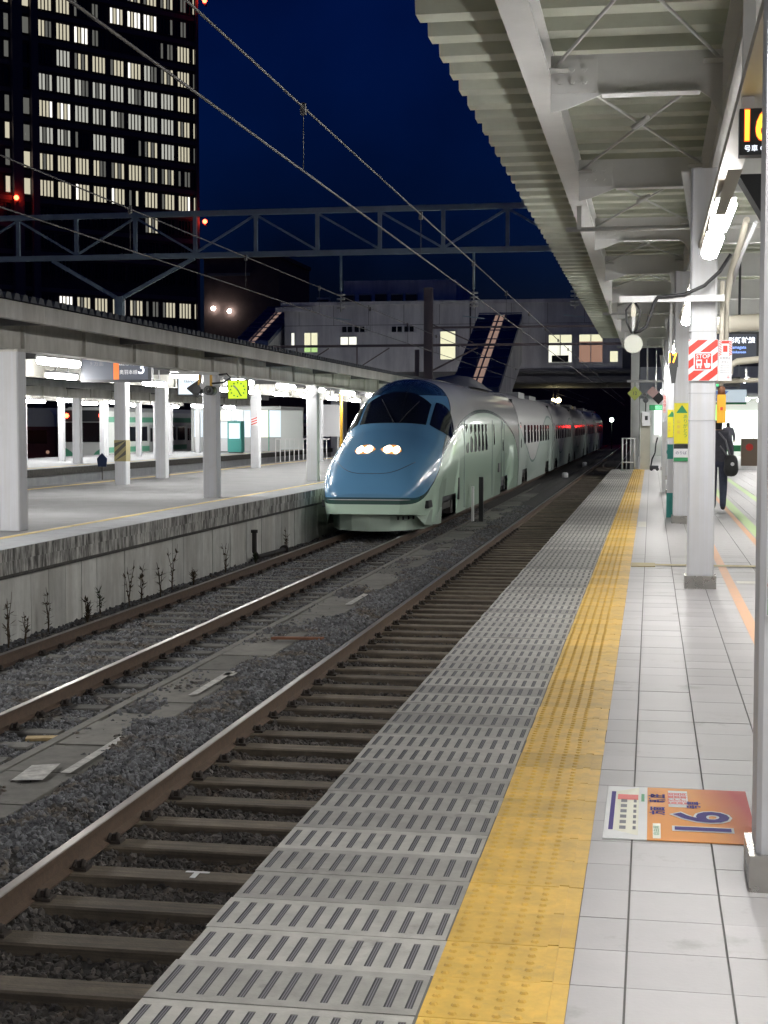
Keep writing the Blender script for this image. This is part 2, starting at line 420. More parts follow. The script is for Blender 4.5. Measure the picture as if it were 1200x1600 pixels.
b = MB().grid([[(x, y, bed_z(x, y)) for x in xs][::-1] for y in ys])
bal = b.build('ballast', ['ballast_bed', 'stone']); tag(bal, kind='stuff')
me = bal.data; at = me.attributes.new('dens', 'FLOAT', 'FACE')
for p in me.polygons:
    c = p.center; y = c.y; d = 1050 if y < 13 else (700 if y < 20 else (400 if y < 32 else (150 if y < 50 else 0)))
    if -5.06 < c.x < -4.40: d *= .30
    if c.x > -1.6: d *= .4
    if -7.6 > c.x: d *= .45
    if -7.4 < c.x < -5.6: d *= .9
    at.data[p.index].value = d
stones = bpy.data.collections.new('stone_shapes')
for k in range(6):
    bm = bmesh.new(); bmesh.ops.create_icosphere(bm, subdivisions=1, radius=1)
    for v in bm.verts:
        v.co *= random.uniform(.72, 1.15); v.co.x *= 1.0+.25*(k % 3); v.co.z *= .62+.06*k
    # facet: flatten a random side
    for q in range(3):
        nrm = Vector((random.gauss(0,1), random.gauss(0,1), random.gauss(0,1))).normalized(); lim = random.uniform(.5, .75)
        for v in bm.verts:
            dd = v.co.dot(nrm)
            if dd > lim: v.co -= nrm*(dd-lim)
    sme = bpy.data.meshes.new('stone'); bm.to_mesh(sme); bm.free(); sme.materials.append(M['stone'])
    so = bpy.data.objects.new('stone', sme); stones.objects.link(so)
ng = bpy.data.node_groups.new('scatter_stones', 'GeometryNodeTree')
ng.interface.new_socket('Geometry', in_out='INPUT', socket_type='NodeSocketGeometry'); ng.interface.new_socket('Geometry', in_out='OUTPUT', socket_type='NodeSocketGeometry')
N = ng.nodes; L = ng.links
gi, go = N.new('NodeGroupInput'), N.new('NodeGroupOutput')
na = N.new('GeometryNodeInputNamedAttribute'); na.data_type = 'FLOAT'; na.inputs['Name'].default_value = 'dens'
dp = N.new('GeometryNodeDistributePointsOnFaces'); L.new(gi.outputs[0], dp.inputs['Mesh']); L.new(na.outputs['Attribute'], dp.inputs['Density'])
ci = N.new('GeometryNodeCollectionInfo'); ci.inputs['Collection'].default_value = stones; ci.inputs['Separate Children'].default_value = True; ci.inputs['Reset Children'].default_value = True
io = N.new('GeometryNodeInstanceOnPoints'); io.inputs['Pick Instance'].default_value = True
L.new(dp.outputs['Points'], io.inputs['Points']); L.new(ci.outputs[0], io.inputs['Instance'])
rv = N.new('FunctionNodeRandomValue'); rv.data_type = 'FLOAT_VECTOR'; rv.inputs['Max'].default_value = (6.28, 6.28, 6.28); L.new(rv.outputs[0], io.inputs['Rotation'])
rs = N.new('FunctionNodeRandomValue'); rs.data_type = 'FLOAT'; rs.inputs['Min'].default_value = .014; rs.inputs['Max'].default_value = .038; rs.inputs['Seed'].default_value = 3
rso = [s for s in rs.outputs if s.type == 'VALUE'][0]; L.new(rso, io.inputs['Scale'])
for s in rs.inputs:
    if s.type == 'VALUE' and s.name == 'Min': s.default_value = .014
    if s.type == 'VALUE' and s.name == 'Max': s.default_value = .038
jg = N.new('GeometryNodeJoinGeometry'); L.new(gi.outputs[0], jg.inputs[0]); L.new(io.outputs[0], jg.inputs[0]); L.new(jg.outputs[0], go.inputs[0])
md = bal.modifiers.new('scatter', 'NODES'); md.node_group = ng

def rail_mesh(y0, y1):
    h = .153; prof = [(-.064,0),(.064,0),(.064,.011),(.012,.028),(.009,.105),(.0325,.118),(.0345,.148),(.028,.153),(-.028,.153),(-.0345,.148),(-.0325,.118),(-.009,.105),(-.012,.028),(-.064,.011)]
    b = MB(); k = len(prof)
    n = 0; b.v += [(p[0], y0, p[1]) for p in prof] + [(p[0], y1, p[1]) for p in prof]
    for i in range(k): j = (i+1) % k; b.f.append((i, j, k+j, k+i)); b.m.append(1 if i in (7,8) or i == 6 else 0); b.sm.append(False)
    b.f.append(tuple(range(k))); b.f.append(tuple(range(k, 2*k))); b.m += [0,0]; b.sm += [False]*2
    return b.mesh('rail', ['rail_side', 'rail_head'])
clip_me = MB().box(-.055,.055,-.05,.05,0,.018).tube([(-.03,-.045,.02),(-.03,0,.05),(-.03,.045,.02)], .012, 5).tube([(.02,-.03,.02),(.02,-.01,.06),(.02,.03,.03)], .013, 5).box(-.015,.03,-.018,.018,.015,.055).mesh('rail_clip', 'clip')
def track(xc, mtl, y0, y1, sp, ztop, nclip, yr1):
    t = structure('railway_track')
    rm = rail_mesh(2.0, yr1)
    for s in (-1, 1): link('rail', rm, t, (xc+s*.7525, 0, RAILZ-.153))
    smh = MB()
    prof = [(0,-.15),(.21,-.15),(.21,-.012),(.198,0),(.012,0),(0,-.012)]
    smh.prism(prof, 'x', -1.28, 1.28)
    sme = smh.mesh('sleeper', mtl)
    y = y0; i = 0
    while y < y1:
        s = link('sleeper', sme, t, (xc+random.uniform(-.025,.025), y+random.uniform(-.012,.012), ztop+random.uniform(-.008,.005)), (0, random.uniform(-.004,.004), random.uniform(-.008,.008)))
        if i < nclip:
            for q in (-1, 1):
                link('rail_clip', clip_me, s, (q*.7525+.10, .105, 0.002), (0,0,0)); link('rail_clip', clip_me, s, (q*.7525-.10, .105, .002), (0,0,math.pi))
        y += sp; i += 1
    return t
near = track(-2.79, 'sleeper', 3.1, 100, .612, -1.172, 60, 230)
fart = track(-6.50, 'sleeper_far', 6.0, 34.5, .60, -1.178, 48, 230)
# painted letter T on one sleeper (kept as built paint)
tm_ = MB().box(-.075,.075,.055,.083,0,.003).box(-.017,.017,-.05,.055,0,.003)
for o in near.children:
    if o.name.startswith('sleeper') and abs(o.location.y+.1-8.55) < .31:
        tm_.build('painted_mark', 'sticker_white', o, (.08, .10, .0015)); break
track(-18.3, 'sleeper_far', 25, 60, .62, -1.178, 0, 160)
# concrete cable trough between the tracks
tr = thing('cable_trough', 'grey concrete cable trough of stained lids running between the two tracks', 'cable trough')
MB().box(-5.09,-5.00,4,70,-1.3,-1.135).build('kerb', 'trough', tr)
lid = MB().prism([(-.30,-.06),(.30,-.06),(.30,-.006),(.293,0),(-.293,0),(-.30,-.006)], 'y', 0, .985).mesh('trough_lid', 'trough')
for i in range(54):
    link('trough_lid', lid, tr, (-4.665+random.uniform(-.012,.012), 6+i*1.0, -1.128+random.uniform(-.012,.008)), (random.uniform(-.006,.006), random.uniform(-.012,.012), random.uniform(-.008,.008)))
def mark(pts, z=-1.108): MB().poly([(x, y, z) for x, y in pts]).build('painted_patch', 'white_mark', tr)
mark([(-4.48,10.9),(-4.40,10.9),(-4.42,12.2),(-4.5,12.3)]); mark([(-4.75,10.6),(-4.52,10.65),(-4.60,11.2),(-4.8,11.1)])
mark([(-4.52,14.3),(-4.44,14.35),(-4.45,15.8),(-4.54,15.7)]); mark([(-4.52,15.5),(-4.40,15.5),(-4.40,15.7),(-4.52,15.7)])
mark([(-4.50,22.0),(-4.40,22.0),(-4.40,23.4),(-4.50,23.5)]); mark([(-4.62,9.3),(-4.5,9.3),(-4.5,9.75),(-4.62,9.7)])
tag(MB().prism([(-.33,-.02),(.30,-.05),(.34,.03),(-.28,.05)], 'z', 0, .03).build('steel_plate', 'rust_plank', None, (-4.33,18.2,-1.095), (0,0.02,.3)), 'rusty brown plate lying flat on the cable trough lids', 'plate')
tag(MB().box(-.16,.16,-.05,.05,0,.025).build('wooden_board', 'plank_yellow', None, (-5.24,12.4,-1.19), (0.05,0,.25)), 'short yellowish wooden board lying in the ballast beside the rail', 'board')
mp = thing('marker_post', 'grey board and black post standing between the tracks beside the train', 'post', (-4.75,42.2,-1.2))
MB().box(-.06,.0,-.1,.1,0,1.05).build('board', 'steel_grey', mp, (-.16,0,0)); MB().box(-.06,.06,-.06,.06,0,1.32).build('post', 'sign_black', mp, (.06,-.1,0))
for x, y in ((-4.35,78),(-4.3,100)):
    mk = tag(MB().tube([(0,0,0),(0,0,.28),(0,0,.34)], [.16,.16,.1], 8).build('kilometre_marker', 'sign_white', None, (x,y,-1.2)), 'small white ground marker beside the train, ' + ('nearer of the two' if y < 90 else 'farther of the two'), 'marker')

# ================================================================== LEFT PLATFORM
XL = -8.05
lp = structure('platform')
MB().box(-15.6, XL-.30, 6, 130, -1.3, -.012).build('platform_body', 'asphalt_plat', lp)
MB().box(-15.598, XL-.95, 6.001, 129.9, -.0119, .0).build('asphalt_top', 'asphalt_plat', lp)
for i in range(62):
    y = 6 + i*2.0
    MB().box(XL-.949, XL, y+.006, y+1.994, -.16, .006).build('coping_slab', ['edge_pale'], lp)
    MB().box(XL-.30, XL-.012, y+.004, y+1.996, -.33, -.161).build('coping_face', 'coping_old', lp) if i < 40 else None
MB().box(XL-.30, XL+.012, 6, 130, -.372, -.331).build('ledge', 'coping_dark', lp)
sk = MB().box(XL-.001, XL+.006, 6, 80, -.158, .0).build('coping_stain', 'coping_old', lp)
MB().box(-.07,.07,0,120,0,.004).build('yellow_line', 'old_yellow', lp, (XL-.83,8,.007))
MB().box(-.09,.09,0,110,0,.004).build('yellow_line', 'old_yellow', lp, (-15.0,8,.001))
pm = MB().box(-.04,0,.008,.592,-1.3,-.372).mesh('wall_panel', 'wall_panel')
for i in range(75): link('wall_panel', pm, lp, (XL-.05+random.uniform(-.008,.008), 8+i*.6, 0))
dp_ = thing('drain_pipe', 'dark bent drain pipe at the foot of the left platform wall', 'pipe', (-7.93,29.6,-1.2))
MB().tube([(0,0,.62),(0,0,.2),(.02,.2,.08),(.03,1.4,.06),(.03,2.4,.05)], .05, 8).build('pipe', 'iron_dark', dp_)
MB().disc((0,0,.62), .07, 'z', .06).build('collar', 'iron_dark', dp_); MB().disc((.03,2.4,.05), .1, 'y', .08).build('collar', 'iron_dark', dp_)
# dead weeds by the wall
wl = [(-7.95,19.0,.62),(-7.85,21.9,.85),(-7.9,22.6,.7),(-7.82,23.3,.6),(-7.95,24.3,.85),(-7.85,27.2,.62),(-7.75,19.9,.4),(-7.8,29.2,.25),(-7.9,17.6,.9),(-7.85,25.2,.35),(-7.9,20.8,.45),(-7.95,32.4,.55),(-7.8,17.9,.5)]
wd = ['tall dry brown weed with bent side stalks','slim dry weed leaning over the rail','short bushy dry weed','tall upright dry weed','thin dry weed with a curled tip']
wplace = ['below the leftmost pillar','just right of the panel streak','third tall stalk from the left','bushy stalk in mid wall','tallest stalk in mid wall','beside the pipe side of the wall','low stalk at left foot of wall','small green tuft before the pipe','at the left picture edge','low stalk between two tall ones','stub left of the tall stalks','last stalk before the drain pipe','second at left picture edge']
for i, (x, y, h) in enumerate(wl):
    w = thing('weed', 'dry weed at the left platform wall, ' + wplace[i], 'weed', (x,y,-1.21), group='dry weeds along the platform wall')
    st, lf = MB(), MB()
    for k in range(3 if h > .4 else 7):
        a = random.uniform(0,6.28); l = h*random.uniform(.55,1); lean = random.uniform(.03,.16)
        pts = [(0,0,0)]
        for q in range(1,6): pts.append((math.cos(a)*lean*l*q/5*(q/5)+random.uniform(-.012,.012), math.sin(a)*lean*l*q/5+random.uniform(-.012,.012), l*q/5))
        st.tube(pts, [.008,.007,.006,.005,.004,.002], 4)
        for q in range(14):
            t = random.uniform(.25,1); p = Vector(pts[min(5,int(t*5))]); dv = Vector((random.uniform(-1,1),random.uniform(-1,1),random.uniform(-.2,.9))).normalized()*random.uniform(.04,.13)
            sdv = dv.cross(Vector((0,0,1))).normalized()*.014 if dv.cross(Vector((0,0,1))).length > 1e-4 else Vector((.008,0,0))
            lf.quad(p, p+dv*.5+sdv, p+dv, p+dv*.5-sdv)
    st.build('stem', 'weed', w); tag(lf.build('leaf_cluster', 'weed_green' if i in (7,10) else 'weed', w), kind='stuff')

# pillars of the left platform
def pillar(name, x0, x1, y, z1, label, group, stripes=False, mt='column_white'):
    t = thing(name, label, 'pillar', ((x0+x1)/2, y, 0), group=group); w = (x1-x0)/2
    MB().prism([(-w,-w+.02),(-w+.02,-w),(w-.02,-w),(w,-w+.02),(w,w-.02),(w-.02,w),(-w+.02,w),(-w,w-.02)], 'z', 0, z1).build('shaft', mt, t)
    MB().box(-w-.02,w+.02,-w-.02,w+.02,z1-.05,z1).build('cap_plate', 'canopy_cream', t)
    if stripes:
        sb = MB().box(-w-.004,w+.004,-w-.004,w+.004,.62,1.18).build('warning_band', 'sign_yellow_dull', t)
        for k in range(4):
            z = .50+k*.24
            b = MB(); zz = lambda v: max(.622, min(1.178, v))
            b.poly([(-w,-w-.007,zz(z)),(w,-w-.007,zz(z+.3)),(w,-w-.007,zz(z+.42)),(-w,-w-.007,zz(z+.12))]); b.build('stripe', 'stripe_dark', sb)
    return t
mat('sign_yellow_dull', (.36, .31, .15), .6); mat('stripe_dark', (.10, .095, .08), .6)
for i, y in enumerate([21.3, 31.7, 41.7, 51.7, 61.7, 71.7, 81.7]):
    pillar('platform_pillar', -9.60, -9.28, y, 2.72, ['broad white pillar at far left of the left platform, nearest of its row', 'white pillar beside the hanging camera and clock on the left platform', 'white pillar with diamond sign, just left of the blue train nose'][i] if i < 3 else 'white pillar of the left platform behind the train, %s from its nose' % ORD[i-3], 'pillars along the train side of the left platform')
pillar('platform_pillar', -13.97, -13.65, 38.1, 2.9, 'white pillar with a faded yellow and black warning band', None, True)
for i, y in enumerate([43.0, 53.8, 64.5, 75, 84.5]):
    pillar('platform_pillar', -14.5, -14.18, y, 2.72, ['white pillar between the striped pillar and the camera, left platform', 'white pillar just right of the green clock, left platform', 'slim white pillar of the far row, third from the striped one', 'slim white pillar of the far row, fourth from the striped one', 'slim white pillar of the far row, fifth from the striped one', 'slim white pillar of the far row, farthest'][i], 'pillars along the far side of the left platform')

# left canopy
def left_canopy(label, x0, x1, ya, yb, xg, zoff=0):
    t = thing('platform_canopy', label, 'canopy', (0,0,0))
    # ribbed roof
    b = MB(); prof = []; y = ya
    while y < yb: prof += [(y,0),(y+.05,.085),(y+.17,.085),(y+.22,0)]; y += .27
    up = [(x0+.06,p[0],3.235+zoff+p[1]) for p in prof]; dn = [(x1-.06,p[0],3.235+zoff+p[1]) for p in prof]
    b.grid([up, dn], smooth=False)
    # closed rib ends at the eaves
    for k in range(0, len(prof)-3, 4):
        for xx in (x0+.06, x1-.06): b.poly([(xx, prof[k+q][0], 3.235+zoff+prof[k+q][1]) for q in range(4)])
    b.build('ribbed_roof', 'tile_roof', t)
    b = MB()
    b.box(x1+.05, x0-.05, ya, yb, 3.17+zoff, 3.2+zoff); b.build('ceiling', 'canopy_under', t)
    for xx in (x0, x1):
        s = 1 if xx == x0 else -1
        k = int((yb-ya)/6)
        for q in range(k):
            MB().box(min(xx,xx-s*.12), max(xx,xx-s*.12), ya+q*6+.003, ya+q*6+5.997, 2.99+zoff, 3.225+zoff).build('fascia_board', 'canopy_cream', t)
    for xx in xg:
        MB().box(xx-.06, xx+.06, ya, yb, 2.72+zoff, 3.168+zoff).box(xx-.13, xx+.13, ya, yb, 2.70+zoff, 2.719+zoff).build('girder', 'canopy_cream', t)
        y = ya+1.0
        while y < yb:
            MB().box(xx-.12, xx-.061, y, y+.05, 2.722+zoff, 3.166+zoff).box(xx+.061, xx+.12, y, y+.05, 2.722+zoff, 3.166+zoff).build('stiffener', 'canopy_cream', t); y += 2.5
    y = ya+2.2
    while y < yb:
        MB().box(x1+.13, x0-.13, y, y+.12, 3.02+zoff, 3.168+zoff).build('purlin', 'canopy_under', t); y += 5.2
    return t
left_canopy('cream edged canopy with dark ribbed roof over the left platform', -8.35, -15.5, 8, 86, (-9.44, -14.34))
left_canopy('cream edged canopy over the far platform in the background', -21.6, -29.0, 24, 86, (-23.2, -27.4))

# fluorescent lamps
LT = MB().prism([(-.045,.05),(-.075,.015),(-.055,-.025),(0,-.04),(.055,-.025),(.075,.015),(.045,.05)], 'y', -.60, .60).mesh('tube', 'tube')
LB = MB().prism([(-.068,.053),(.068,.053),(.04,.10),(-.04,.10)], 'y', -.66, .66).box(-.012,.012,-.3,-.28,.1,.32).box(-.012,.012,.28,.3,.1,.32).mesh('lamp_housing', 'lamp_body')
def lamp(x, y, z, label, group, s=1.0):
    t = thing('fluorescent_lamp', label, 'lamp', (x,y,z), group=group)
    a = link('tube', LT, t); c = link('lamp_housing', LB, t)
    if s != 1: a.scale = c.scale = (s,s,s)
    return t
gl = 'fluorescent lamps under the left canopy'
ly = [9, 12, 15, 18, 25.0, 32.2, 37.0, 41.6, 45.6, 50.4, 55, 60, 65, 71, 77, 83]
for i, y in enumerate(ly): lamp(-10.2, y, 2.655, ('lamp of the left canopy outside the left picture edge, ' + ORD[i] if i < 4 else ('bright lamp beside the dark departure board, nearest on left platform' if i == 4 else 'lamp of the nearer row under the left canopy, %s from the left' % ORD[min(15,i-4)])), gl, 1.3)
ly = [14, 20, 26, 32.5, 39, 45.2, 49, 53, 57.5, 62, 67, 72, 78, 84]
for i, y in enumerate(ly): lamp(-13.2, y, 2.67, 'lamp of the back row under the left canopy, %s from the left' % ORD[i], gl, 1.25)
gl = 'fluorescent lamps of the far platform'
for i in range(7): lamp(-24.3, 48+i*6.2, 2.60, 'lamp of the nearer row over the far platform, %s from the left' % ORD[i], gl, 1.5)
for i in range(5): lamp(-26.6, 56+i*6.4, 2.60, 'lamp of the back row over the far platform, %s from the left' % ORD[i], gl, 1.5)
# lamps of the right canopy
RL = [(-7.0,'out'),(-4.5,'out'),(2.6,'a'),(4.7,'b'),(11.45,'lamp on the right canopy, nearer of the large pair above the stop sign'),(13.3,'lamp on the right canopy, farther of the large pair above the stop sign'),(20.4,'lamp behind the bracket, nearer of the second pair'),(22.4,'lamp behind the bracket, farther of the second pair'),(32,'first small lamp over the yellow posters'),(34.2,'second small lamp over the yellow posters'),(42,'third small lamp in the far canopy'),(44.2,'fourth small lamp in the far canopy'),(52,'small lamp at the canopy end'),(59,'added small lamp before the hall, nearer'),(62,'added small lamp before the hall, second'),(69,'added small lamp before the hall, third'),(72,'added small lamp before the hall, farthest')]  # the lamps before the hall are added to light the train side
for i, (y, lb) in enumerate(RL):
    if lb in ('out','a','b'): lb = 'unseen lamp on the right canopy above the picture, %s along the line' % ORD[i]  # lamps out of view, added to lift the light on the platform
    lamp(.50, y, 3.10, lb, 'lamps along the right canopy')
for i, y in enumerate([-6, -1, 4, 9, 14, 19, 24, 29, 34, 39, 44, 49]):  # hidden lamp row, added to brighten the canopy interior
    lamp(3.6, y, 3.3, 'unseen lamp over the far side of the right platform, %s along the line' % ORD[i], 'unseen lamps over the far side of the right platform')

# third platform
p3 = structure('platform')
MB().box(-29.0,-21.5,20,150,-1.3,0).build('platform_body', 'edge_pale', p3)
MB().box(-21.499,-21.38,20,150,-.25,.004).build('edge_beam', 'coping_dark', p3)
MB().box(-22.3,-22.1,20,150,.001,.005).build('yellow_line', 'old_yellow', p3)
for i, y in enumerate([48.5, 58.8, 69, 79]): pillar('platform_pillar', -23.4, -23.08, y, 2.72, 'slim white pillar of the far platform, near row, %s from the left' % ORD[i], 'pillars of the far platform')
for i, y in enumerate([63, 73.2, 83.5]): pillar('platform_pillar', -27.6, -27.3, y, 2.72, 'slim white pillar of the far platform, back row, %s from the left' % ORD[i], 'pillars of the far platform')

# ================================================================== RIGHT CANOPY
rc = thing('platform_canopy', 'grey steel canopy with ribbed metal deck over the right platform', 'canopy')
b = MB(); prof = []; y = -12.0; DZ = 4.70
while y < 55.0: prof += [(y,DZ),(y+.06,DZ+.21),(y+.36,DZ+.21),(y+.42,DZ)]; y += .66
for xa, xb in ((-1.8, 7.2),):
    b.grid([[(xa,p[0],p[1]) for p in prof], [(xb,p[0],p[1]) for p in prof]], smooth=False)
b.build('ribbed_deck', 'deck', rc)
MB().box(-1.86, 7.3, -12, 55, DZ+.24, DZ+.26).build('roof_cover', 'tile_roof', rc)
YE = 54.4
def ibeam_y(x, z0, z1, w, ya, yb, name='edge_beam', tf=.02):
    MB().box(x-w/2, x+w/2, ya, yb, z0, z0+tf).box(x-.012, x+.012, ya, yb, z0+tf, z1-tf).box(x-w/2, x+w/2, ya, yb, z1-tf, z1).build(name, 'steel_grey', rc)
ibeam_y(-.95, 4.42, 4.695, .22, -12, YE)
ibeam_y(.66, 4.02, 4.695, .24, -12, YE, 'main_girder')
ibeam_y(4.6, 4.10, 4.695, .24, -12, YE, 'main_girder')
MB().box(.43,.57,-12,YE,3.26,3.32).build('lamp_channel', 'pipe_cream', rc)
bolt_me = MB().disc((0,0,0), .021, 'y', .03, 6).mesh('bolt', 'steel_grey')
beam_y = [-7.1, -2.2, 2.7, 7.6, 12.5, 17.4, 22.3, 27.2, 32.1, 37.0, 41.9, 46.8, 51.7]
for i, y in enumerate(beam_y):
    prof_b = [(-.835,4.12),(-.70,4.15),(-.42,4.255),(.36,4.255),(.44,4.20),(.535,4.02),(.535,4.58),(-.835,4.58)]
    cb = MB().prism([(-x, z) for x, z in []] or prof_b, 'y', y-.008, y+.008).build('cross_beam', 'steel_grey', rc)
    fl = MB()
    for (xa, za), (xb, zb) in zip(prof_b[2:3], prof_b[3:4]):
        fl.poly([(xa,y-.075,za),(xb,y-.075,zb),(xb,y+.075,zb),(xa,y+.075,za)]); fl.poly([(xa,y-.075,za-.012),(xa,y+.075,za-.012),(xb,y+.075,zb-.012),(xb,y-.075,zb-.012)]); fl.poly([(xa,y-.075,za-.012),(xb,y-.075,zb-.012),(xb,y-.075,zb),(xa,y-.075,za)])
    fl.build('flange', 'steel_grey', cb)
    MB().box(-.83,-.46,y-.022,y-.0085,4.27,4.54).build('splice_plate', 'steel_grey', cb)
    if y > 8:
        for bx in (-.76,-.66,-.56):
            for bz in (4.36, 4.46): link('bolt', bolt_me, cb, (bx, y-.03, bz))
    # inner beam to the far side
    MB().box(.785,4.475,y-.008,y+.008,4.20,4.58).box(.785,4.475,y-.07,y+.07,4.18,4.199).build('cross_beam', 'steel_grey', rc)
    if i+1 < len(beam_y):
        yn = beam_y[i+1]
        r_ = MB().tube([(-.80,y+.1,4.50),(.50,yn-.1,4.50)], .014, 6); r_.box(-.835,-.68,y+.04,y+.22,4.46,4.47); r_.box(.38,.53,yn-.22,yn-.04,4.46,4.47); r_.build('brace_rod', 'rod', rc)
        r_ = MB().tube([(.50,y+.1,4.46),(-.80,yn-.1,4.46)], .014, 6); r_.box(.38,.53,y+.04,y+.22,4.425,4.435); r_.box(-.835,-.68,yn-.22,yn-.04,4.425,4.435); r_.tube([(-.2,y+2.45,4.46),(-.06,y+2.0,4.46)], .024, 6); r_.build('brace_rod', 'rod', rc)
for y in (19.9, 35.0, 50.0): MB().tube([(-1.12,y,4.12),(1.6,y,4.12)], .03, 8).box(-.98,-.92,y-.03,y+.03,4.12,4.415).build('cross_pipe', 'rod', rc)

# columns
col_y = [5.3, 14.9, 24.7, 34.5, 44.3, 53.6]
clab = ['big white column with a poster at the right picture edge', 'white column carrying the red striped stop sign', 'white column with yellow poster, next behind the stop sign column', 'white column with second yellow poster, behind the other two', 'slim white column far along the right platform', 'farthest white column at the end of the right platform']
mat('band', (.45,.46,.48), .4)
for i, y in enumerate(col_y):
    t = thing('canopy_column', clab[i], 'column', (.482 if i else .492, y, 0), group='columns of the right canopy')
    w = .126; c = .016
    MB().prism([(-w,-w+c),(-w+c,-w),(w-c,-w),(w,-w+c),(w,w-c),(w-c,w),(-w+c,w),(-w,w-c)], 'z', 0, 4.02).build('shaft', 'column_white', t)
    MB().box(-.15,.15,-.15,.15,0,.125).build('base_cover', 'stainless', t)
    if i == 1:
        for z in (2.47, 1.88, 1.62): MB().box(-.130,.130,-.130,.130,z,z+.008).build('strap', 'band', t)
    MB().prism([(-.126,0),(-.22,.62),(-.126,.62)], 'y', -.01, .01).build('haunch', 'steel_grey', t, (0,0,3.39))
    if i == 2: MB().box(.127,.155,-.15,-.12,.75,2.0).build('conduit', 'steel_grey', t)

# poster on the nearest column (front face is y = 5.16)
ps = thing('poster', 'tall advertising poster on the nearest column, yellow above, green below', 'poster', (.470,5.166,.94))
pb = MB().box(-.085,.105,-.006,0,0,.98).build('backing', 'sign_white', ps)
mat('poster_yellow', (.72,.66,.05), .35); mat('poster_teal', (.06,.24,.21), .35)
for z0_, z1_, mt_ in ((.365,.975,'poster_yellow'),(.27,.363,'sign_black'),(.18,.268,'poster_teal'),(.06,.178,'sign_black'),(.005,.058,'sign_green')): MB().box(-.08,.103,-.008,-.0065,z0_,z1_).build('print_panel', mt_, ps)
for k, (px, pz, r) in enumerate(((-.045,.145,.034),(-.05,.105,.032),(0,.125,.04))): MB().disc((px,-.0105-.0008*k,pz), r, 'y', .003, 14).build('print_figure', 'skin_pink', ps)
MB().disc((-.055,-.0105,.045), .010, 'y', .003, 10).box(-.066,-.044,-.012,-.009,.01,.034).build('print_figure', 'sign_white', ps)

# car number sign 16
def number_sign(x, y, z, w, h, txt, label, sub=True):
    t = thing('car_number_sign', label, 'number sign', (x,y,z), group='hanging car number signs')
    MB().box(0,w,0,.10,0,h).build('case', 'plastic_dark', t)
    MB().box(w*.06,w*.94,-.003,-.0005,h*.22,h*.94).build('screen', 'sign_black', t)
    text(txt, h*.92, 'led_yellow', t, (w*.31,-.007,h*.60), sx=.74, bold=.002)
    text(txt, h*.92, 'led_red', t, (w*.31,-.005,h*.60), sx=.74, bold=.009)
    if sub: text('号車 Car', h*.15, 'led_white', t, (w*.36,-.006,h*.13))
    MB().box(w*.05,w*.30,.02,.08,h,h+.9).build('hanger', 'steel_grey', t)
    return t
number_sign(.43, 8.0, 2.96, .25, .235, '16', 'dark hanging sign with glowing yellow number 16')
s17 = number_sign(.27, 24.4, 2.5, .14, .22, '17', 'small hanging sign with amber number 17 before the second column', False)
MB().prism([(0,0),(.13,0),(.10,-.25),(.04,-.27)], 'y', 0, .08).build('bracket', 'plastic_dark', s17, (0,.02,0))
dk = thing('camera_housing', 'dark angular camera housing under the number 16 sign', 'camera', (.52,8.6,2.62))
MB().prism([(-.06,.34),(.26,.34),(.26,-.25),(.15,-.02)], 'y', 0, .22).build('housing', 'plastic_dark', dk)
MB().prism([(-.12,.36),(-.04,.36),(-.125,.12),(-.185,.12)], 'y', -.05, 0).build('bracket', 'pipe_cream', dk)

# stop sign on column 2 (front face y = 14.76)
st = thing('emergency_stop_sign', 'red and white striped stop sign with train and hand on the column', 'sign', (.482,14.76,2.0))
sp = MB().box(-.138,.138,-.008,0,0,.395).build('plate', 'sign_white', st)
b = MB()
def clip_par(xa, za, w, sl, zlo, zhi):
    # a slanted stripe clipped to |x|<.136 and zlo..zhi
    bm = [(xa,zlo),(xa+w,zlo),(xa+w+sl*(zhi-zlo),zhi),(xa+sl*(zhi-zlo),zhi)]
    out = bm
    for ax, val, sgn in ((0,-.136,1),(0,.136,-1)):
        new = []
        for i in range(len(out)):
            p, q = out[i], out[(i+1) % len(out)]; pi, qi = sgn*(p[ax]-val) >= 0, sgn*(q[ax]-val) >= 0
            if pi: new.append(p)
            if pi != qi: k = (val-p[ax])/(q[ax]-p[ax]); new.append((p[0]+(q[0]-p[0])*k, p[1]+(q[1]-p[1])*k))
        out = new
        if not out: return None
    return out
k = -.7
while k < .3:
    o = clip_par(k, 0, .095, 1.25, .004, .391)
    if o and len(o) > 2: b.poly([(x,-.0095,z) for x, z in o])
    k += .165
b.build('stripe', 'red', sp)
MB().box(-.088,.088,-.0115,-.0102,.10,.275).build('panel', 'sign_white', sp)
MB().box(-.076,.076,-.0130,-.0117,.113,.262).build('panel', 'red', sp)
text('STOP', .056, 'sign_white', sp, (0,-.0145,.233), bold=.0008)
b = MB()
b.box(-.066,-.010,-.0150,-.0135,.146,.205).box(-.060,-.044,-.0150,-.0135,.122,.145).box(-.032,-.016,-.0150,-.0135,.122,.145)
b.build('train_pictogram', 'sign_white', sp); MB().box(-.056,-.020,-.0165,-.0152,.168,.190).build('train_pictogram', 'red', sp)
MB().poly([(x,-.0145,z) for x, z in ((.022,.125),(.058,.125),(.070,.150),(.068,.168),(.046,.170),(.040,.172),(.040,.205),(.029,.205),(.029,.165),(.012,.172),(.008,.166))]).build('hand_pictogram', 'sign_white', sp)
s2 = thing('notice', 'narrow white notice with striped head beside the stop sign', 'notice', (.688,14.76,2.0))
pl = MB().box(-.063,.063,-.006,0,0,.385).build('plate', 'sign_white', s2)
b = MB()
for k in range(9):
    z = .25+k*.016
    b.poly([(-.06,-.008,z-.012),(-.034,-.008,z+.001),(-.034,-.008,z+.009),(-.06,-.008,z-.004)]); b.poly([(.034,-.008,z-.012),(.06,-.008,z+.001),(.06,-.008,z+.009),(.034,-.008,z-.004)])
